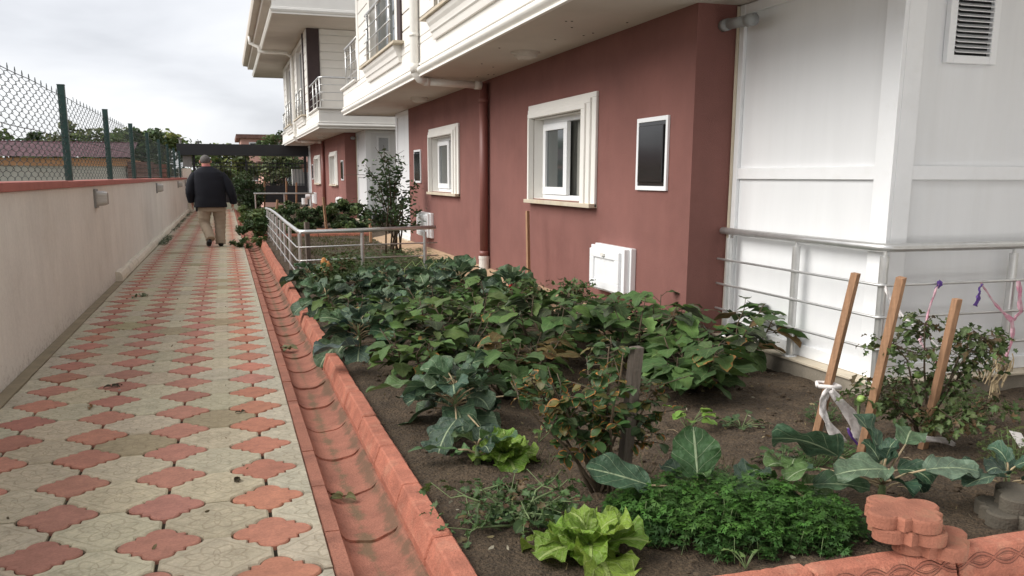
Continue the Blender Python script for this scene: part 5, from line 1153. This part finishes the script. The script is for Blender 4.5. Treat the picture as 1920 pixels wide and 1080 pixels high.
st_.tube([(2.5, 15.3, 1.42), (2.2, 15.3, 1.44), (1.86, 15.3, 1.43)], [.006, .005, .003], 5)
for q in ((2.45, 1.9, .1), (2.6, 1.93, -.02), (2.95, 1.85, .25)): st_.tube([(2.62, 15.3, 1.65), (q[0], 15.3, q[1])], [.006, .003], 5)
st_.build('stems', M['stemb'], t_, smooth=True); lf.build('leaves', M['foliage'], t_)
# ground cover and grass in the mid garden (uncountable)
def carpet(name, x0, x1, y0, y1, n_, h, c, s, lab, cat, seed, blade=False, z0=.085):
    r = random.Random(seed); mb = MB()
    for k in range(n_):
        x = r.uniform(x0, x1); y = r.uniform(y0, y1)
        if noise.noise((x * 1.8, y * 1.8, seed)) < -.25: continue
        if blade:
            a = r.uniform(0, 6.28); q = r.uniform(.5, 1) * h; w_ = s; V = [(x - w_, y, z0), (x + w_, y, z0), (x + math.cos(a) * q * .6, y + math.sin(a) * q * .6, z0 + q)]; mb.add(V, [(0, 1, 2)], uv=[(.8, .2)] * 3, col=jit(c, .35, r))
        else: tri(mb, (x, y, z0 + h * r.uniform(.2, 1)), s * r.uniform(.7, 1.3), r, jit(c, .35, r))
    tag(mb.build(name, L_SMALL), lab, cat, kind='stuff')
carpet('ground_cover', 1.2, 2.9, 10.9, 13.6, 3200, .26, (.06, .10, .032), .035, 'low green leafy ground cover round the long run of garden railing', 'ground cover', 101)
carpet('grass', .95, 3.0, 12.6, 22, 5200, .06, (.11, .12, .045), .006, 'patchy yellow green grass in the mid garden', 'grass', 102, True)
carpet('grass_blades', 1.25, 2.2, 3.05, 3.9, 170, .08, (.14, .16, .07), .0022, 'thin grass blades on the bare soil beside the rose bush', 'grass', 103, True)
carpet('weeds_on_path', -1.40, -1.22, 19.3, 22.5, 420, .05, (.07, .10, .04), .03, 'weeds growing in the joint between the path and the wall footing', 'weeds', 104, z0=.0)
carpet('weeds_far', -1.39, -1.28, 23.5, 37, 600, .05, (.07, .09, .04), .03, 'weeds along the wall footing farther up the path', 'weeds', 105, z0=0)
r = random.Random(110); n = MB()
for a in (1.4, 1.9, 2.3, 1.1, 2.7):
    x = 2.2 + (a - 1.9) * .35; n.tube([(x, 10.2, .1), (x + .02, 10.15, .36), (x + .10, 10.1, .45), (x + .16, 10.05, .30)], [.006, .006, .005, .003], 5)
tag(n.build('onion_shoots', mat('onion', (.28, .36, .13), .6)), 'pale arching onion shoots in front of the garden railing', 'onion')
# bushes of the far bed
BG = 'bushes in the bed before the second house'; _t = tree
for i, (x, y, rx, h, lab, c) in enumerate(((.95, 22.8, .75, .95, 'green bush overhanging the gutter just right of the walking man', MG), (1.7, 24.2, .85, 1.05, 'green bush in the far bed behind the low railing, second from the path', DG), (2.5, 23.6, .8, 1.0, 'green bush in the middle of the far bed', DG), (3.1, 24.6, .7, 1.15, 'taller light green bush near the white store of the second house', MG), (.9, 27, .6, .9, 'bush farther up the far bed beside the gutter', MG), (2.1, 27.5, 1.0, 1.0, 'wide dark bush in the far bed', DG), (2.9, 21.6, .5, .5, 'low bright green bush in front of the far bushes', MG), (1.6, 21.4, .6, .45, 'low green bush before the red cross kerb', MG))):
    h *= .56
    tree(x, y, .08, h, rx, h * .52, [c, jit((.05, .085, .03), .1), (.085, .12, .04)], lab, 120 + i, 2600, .055, cat='bush', name='bush', trunk=False, crown_z=.08 + h * .5, group=BG)
tree(.62, 20.5, .0, .62, .42, .32, [(.05, .09, .03), MG], 'ragged bush drooping over the kerb at the far end of the garden railing', 131, 1500, .05, cat='bush', name='bush', trunk=False, crown_z=.34, group=BG)
tree(.44, 18.6, .0, .25, .42, .13, [(.05, .09, .03), MG], 'low trailing branch lying across the gutter onto the path', 132, 420, .05, cat='branch', name='trailing_branch', trunk=False, crown_z=.12)
n = MB(); n.box(3.75, 4.25, 23.8, 24.1, .2, .42); tag(n.build('black_crate', M['black_metal'], bevel=.01), 'black plastic crate on the plinth of the second house', 'crate')
n = MB(); n.tube([(3.05, 37.3, .3), (3.05, 37.3, .55)], .12, 12); n.tube([(3.1, 37.3, .6), (3.3, 37.3, .62)], .1, 12); tag(n.build('water_meter', M['white_plastic']), 'white pipe cluster at the far end of the second house wall', 'meter')
# debris
r = random.Random(140)
def crumple(x, y, z, s, c, lab, name='fallen_leaf'):
    n = MB()
    for k in range(3): leaf(n, (x + r.uniform(-.3, .3) * s, y + r.uniform(-.2, .2) * s, z + .004), r.uniform(0, 6.28), .5, s, s * .5, 'ovate', 1.2, .5, .1, r, c, 4, 5, r.uniform(-.6, .6))
    tag(n.build(name, L_SMALL, smooth=True), lab, 'leaf', 'fallen leaves')
crumple(-1.03, 11.2, 0, .13, (.15, .17, .09), 'pale curled leaf on the path near the wall')
crumple(.474, 7.5, -.03, .12, (.2, .2, .1), 'pale curled leaf lying in the gutter beside the cabbages')
crumple(.43, 3.86, -.035, .07, (.12, .11, .04), 'brown and yellow leaf cluster in the gutter')
crumple(-.03, 4.12, 0, .05, (.05, .035, .02), 'dark dry twig leaf on the stained paver')
crumple(-.86, 5.8, 0, .05, (.25, .13, .05), 'small orange dry leaf on a red paver')
crumple(-.80, 6.35, 0, .06, (.05, .035, .02), 'dark curled leaf on the left side of the path')
crumple(.02, 5.4, 0, .04, (.06, .045, .03), 'small dark leaf between two red pavers')
n = MB()
for k in range(1500):
    x = r.uniform(.85, 4.3); y = r.uniform(2.42, 6.5) if r.random() < .8 else r.uniform(6.5, 11)
    if x > 3.5 and y > 4.1: continue
    s = .003 + .017 * r.random() ** 3; z = soil_h(x, y) + s * .25; n.sphere((x, y, z), (s * r.uniform(.7, 1.3), s * r.uniform(.7, 1.3), s * .7), 6)
tag(n.build('soil_clods', M['clod']), 'small clods of earth scattered over the bed', 'clods', kind='stuff')
n = MB()
for k in range(420):
    x = r.uniform(.8, 4.3); y = r.uniform(2.42, 6.5)
    if x > 3.5 and y > 4.1: continue
    s = r.uniform(.006, .018); leafquad(n, (x, y, soil_h(x, y) + .004), s, r, r.choice(((.32, .25, .14), (.18, .11, .06), (.38, .34, .26), (.25, .2, .1))))
for k in range(26):
    x = r.uniform(1, 4.2); y = r.uniform(2.5, 4.1); a = r.uniform(0, 6.28); l = r.uniform(.04, .10); z = soil_h(x, y) + .006; n.tube([(x, y, z), (x + math.cos(a) * l / 2, y + math.sin(a) * l / 2, z + .006), (x + math.cos(a + .3) * l, y + math.sin(a + .3) * l, z)], .0018, 4, col=(.3, .23, .13, 1))
tag(n.build('leaf_litter', L_SMALL), 'dry leaf crumbs and twigs scattered over the bed', 'litter', kind='stuff')
n = MB()
for k in range(60):
    x = r.uniform(-1.3, .28); y = r.uniform(2.5, 24); leafquad(n, (x, y, .006), r.uniform(.004, .016), r, r.choice(((.1, .07, .04), (.2, .15, .08), (.07, .06, .035), (.5, .47, .4))))
tag(n.build('path_litter', L_SMALL), 'tiny leaf crumbs on the paved path', 'litter', kind='stuff')
# ---------------------------------------------------------------- the walking man, seen from behind
MX, MY = -.25, 19.1
man = thing('person', (MX, MY, 0), 'stocky grey haired man in a navy jacket and khaki trousers walking away along the path', 'person')
man['_w'] = [0, 0, 0]; man.location = (0, 0, 0)
def W3(p): return (MX + p[0], MY + p[1], p[2])
# continuous body: one skinned skeleton, root at the pelvis
J = [(-.02, 0, .92), (-.03, .01, 1.12), (-.04, .0, 1.38), (-.075, .01, 1.50), (-.09, .03, 1.58), (-.10, .045, 1.68), (-.10, .05, 1.75)]
rad = [(.17, .13), (.19, .15), (.17, .12), (.075, .07), (.068, .068), (.088, .10), (.075, .085)]
Ed = [(i, i + 1) for i in range(6)]
def chain(start, pts, rr):
    global J, rad, Ed
    p = start
    for q, r_ in zip(pts, rr): J.append(q); rad.append((r_, r_)); Ed.append((p, len(J) - 1)); p = len(J) - 1
    return p
for s_, sh, elb, wr, hand in ((-1, (-.29, 0, 1.40), (-.40, -.02, 1.14), (-.40, .06, .93), (-.395, .09, .86)), (1, (.20, 0, 1.38), (.33, -.04, 1.12), (.375, .0, .90), (.375, .03, .83))):
    h = chain(2, [sh, elb, wr, hand], [.085, .062, .034, .036])
    for k in range(4):
        o_ = (-.024 + .016 * k); ln = (.075, .085, .08, .065)[k]; b = (hand[0] + .008 * s_, hand[1] + o_, hand[2] - .03)
        chain(h, [b, (b[0] - .004 * s_, b[1] + o_ * .1 + .006, b[2] - ln * .5), (b[0] - .016 * s_, b[1] + o_ * .1 + .008, b[2] - ln)], [.0105, .0095, .008])
    chain(h, [(hand[0] - .012 * s_, hand[1] + .035, hand[2] + .0), (hand[0] - .018 * s_, hand[1] + .055, hand[2] - .03), (hand[0] - .02 * s_, hand[1] + .062, hand[2] - .055)], [.012, .011, .009])
chain(0, [(-.13, 0, .80), (-.17, .03, .50), (-.105, -.20, .16), (-.115, -.18, .07), (-.12, -.10, .03)], [.11, .075, .05, .045, .035])
chain(0, [(.08, 0, .80), (.10, .06, .48), (.10, .0, .10), (.10, .02, .06), (.10, .14, .04)], [.11, .075, .05, .045, .035])
me = bpy.data.meshes.new('body'); me.from_pydata([W3(p) for p in J], Ed, []); ob = bpy.data.objects.new('body', me); COL.objects.link(ob); ob.parent = man
me.materials.append(M['skin'])
sk = ob.modifiers.new('skin', 'SKIN'); sk.use_smooth_shade = True
if not me.skin_vertices: me.attributes.new('skin', 'FLOAT', 'POINT')
try:
    for i, v in enumerate(me.skin_vertices[0].data): v.radius = rad[i]; v.use_root = (i == 0)
except Exception:
    bpy.context.view_layer.objects.active = ob
    bpy.ops.mesh.customdata_skin_add()
    for i, v in enumerate(me.skin_vertices[0].data): v.radius = rad[i]; v.use_root = (i == 0)
sb = ob.modifiers.new('sub', 'SUBSURF'); sb.levels = 1; sb.render_levels = 2
def loft(name, rings, m, parent, seg=24, wrinkle=0, seed=0, cap=True, ex=2.3):
    """rings: (x, y, z, rx, ry)"""
    n = MB(); V = []; r = random.Random(seed)
    # densify
    R_ = []
    for a, b in zip(rings, rings[1:]):
        for k in range(4): f = k / 4; f2 = f; R_.append(tuple(a[i] + (b[i] - a[i]) * f2 for i in range(5)))
    R_.append(rings[-1])
    for j, (x, y, z, rx, ry) in enumerate(R_):
        for k in range(seg):
            t = 2 * math.pi * k / seg; c, s = math.cos(t), math.sin(t); c_ = abs(c) ** (2 / ex) * math.copysign(1, c); s_ = abs(s) ** (2 / ex) * math.copysign(1, s)
            wv = 1 + wrinkle * (noise.noise((c * 2 + seed, s * 2, z * 14)) + .6 * math.sin(z * 34 + c * 2 + seed))
            V.append(W3((x + rx * c_ * wv, y + ry * s_ * wv, z)))
    F = [(i * seg + k, i * seg + (k + 1) % seg, (i + 1) * seg + (k + 1) % seg, (i + 1) * seg + k) for i in range(len(R_) - 1) for k in range(seg)]
    if cap: F += [tuple(range(seg))[::-1], tuple((len(R_) - 1) * seg + k for k in range(seg))]
    n.add(V, F); o = n.build(name, m, parent, smooth=True); return o
def limb(name, pts, rr, m, parent, seg=16, wr=.03, seed=0, fy=1.):
    n = MB(); P = []; Rr = []
    pts = [np.array(p, float) for p in pts]
    K = len(pts); N_ = 26
    for i in range(N_):
        f = i / (N_ - 1) * (K - 1); k = min(K - 2, int(f)); g = f - k
        p0 = pts[max(k - 1, 0)]; p1 = pts[k]; p2 = pts[k + 1]; p3 = pts[min(k + 2, K - 1)]
        P.append(.5 * (2 * p1 + (p2 - p0) * g + (2 * p0 - 5 * p1 + 4 * p2 - p3) * g * g + (3 * p1 - p0 - 3 * p2 + p3) * g ** 3)); Rr.append((rr[k] + (rr[k + 1] - rr[k]) * g) * (1 + wr * math.sin(i * 2.3 + seed) * .6))
    n.tube([W3(p) for p in P], Rr, seg, flat=fy); return n.build(name, m, parent, smooth=True)
jk = loft('jacket', [(-.055, .0, .79, .321, .20), (-.05, .0, .86, .312, .20), (-.045, 0, 1.0, .302, .20), (-.05, 0, 1.15, .312, .20), (-.05, 0, 1.28, .321, .185), (-.055, 0, 1.40, .316, .165), (-.06, 0, 1.48, .279, .145), (-.07, .01, 1.54, .21, .12), (-.085, .02, 1.60, .095, .09)], M['jacket'], man, 32, .02, 3, ex=2.5)
limb('sleeve', [(-.30, 0, 1.45), (-.385, -.02, 1.28), (-.425, -.02, 1.10), (-.42, .04, .98), (-.41, .07, .90)], [.085, .10, .09, .08, .07], M['jacket'], jk, seed=1)
limb('sleeve', [(.18, 0, 1.44), (.285, -.03, 1.27), (.36, -.05, 1.08), (.39, -.01, .96), (.39, .02, .87)], [.085, .102, .092, .08, .072], M['jacket'], jk, seed=2)
loft('shirt_collar', [(-.088, .02, 1.585, .088, .085), (-.092, .025, 1.615, .083, .08), (-.095, .028, 1.64, .079, .076)], M['collar'], man, 20)
tr_ = loft('trousers', [(-.03, 0, .70, .235, .155), (-.03, 0, .80, .26, .17), (-.03, 0, .92, .26, .17)], M['trousers'], man, 28, .01, 5)
limb('trouser_leg', [(-.15, 0, .84), (-.185, .02, .62), (-.185, .01, .46), (-.12, -.13, .29), (-.085, -.235, .155)], [.155, .125, .105, .095, .09], M['trousers'], tr_, 18, .13, 3)
limb('trouser_leg', [(.095, 0, .84), (.11, .04, .62), (.11, .05, .44), (.10, .02, .22), (.10, -.01, .055)], [.155, .125, .11, .10, .098], M['trousers'], tr_, 18, .12, 7)
def shoe(p0, p1, p2, up):
    n = MB(); pts = [np.array(p0), (np.array(p0) + np.array(p1)) / 2, np.array(p1), (np.array(p1) + np.array(p2)) / 2, np.array(p2)]
    n.tube([W3(p) for p in pts], [.038, .052, .050, .050, .03], 14); return n.build('shoe', M['shoe'], man, smooth=True)
shoe((-.10, -.29, .135), (-.125, -.21, .075), (-.13, -.10, .04), 0)
shoe((.10, -.07, .045), (.105, .05, .045), (.11, .20, .038), 0)
# head details: hair cap, ears, face
n = MB(); V = []; hx, hy, hz = -.10, .045, 1.705
seg = 26; rows = 12
for i in range(rows + 1):
    th = math.pi * .74 * i / rows
    for k in range(seg):
        ph = 2 * math.pi * k / seg; fr_ = math.sin(ph); lim = 1.0 if fr_ < -.2 else max(.42, 1 - (fr_ + .2) * .6); t2 = th * lim
        rr = 1 + .02 * noise.noise((math.cos(ph) * 6, math.sin(ph) * 6, i))
        V.append(W3((hx + .102 * rr * math.sin(t2) * math.cos(ph), hy + .116 * rr * math.sin(t2) * math.sin(ph), hz + .022 + .098 * rr * math.cos(t2))))
n.add(V, [(i * seg + k, i * seg + (k + 1) % seg, (i + 1) * seg + (k + 1) % seg, (i + 1) * seg + k) for i in range(rows) for k in range(seg)]); n.build('hair', M['hair'], man, smooth=True)
for s_ in (-1, 1):
    n = MB(); n.sphere(W3((hx + s_ * .104, hy - .005, hz - .012)), (.014, .022, .034), 12); n.build('ear', M['skin'], man, smooth=True)
    n = MB(); n.sphere(W3((hx + s_ * .033, hy + .093, hz - .005)), (.013, .011, .010), 10); n.build('eye', M['white_plastic'], man, smooth=True)
n = MB(); n.sphere(W3((hx, hy + .112, hz - .035)), (.016, .022, .026), 10); n.build('nose', M['skin'], man, smooth=True)
n = MB(); n.sphere(W3((hx, hy + .088, hz - .075)), (.026, .012, .007), 10); n.build('mouth', M['collar'], man, smooth=True)
for o in list(man.children): o.location = (-MX, -MY, 0)
man.location = (MX, MY, 0)
for o in bpy.data.objects:
    if '_w' in o: del o['_w']
    if o.get('label') and len(o['label'].split()) > 16: print('LONG', o['label'])
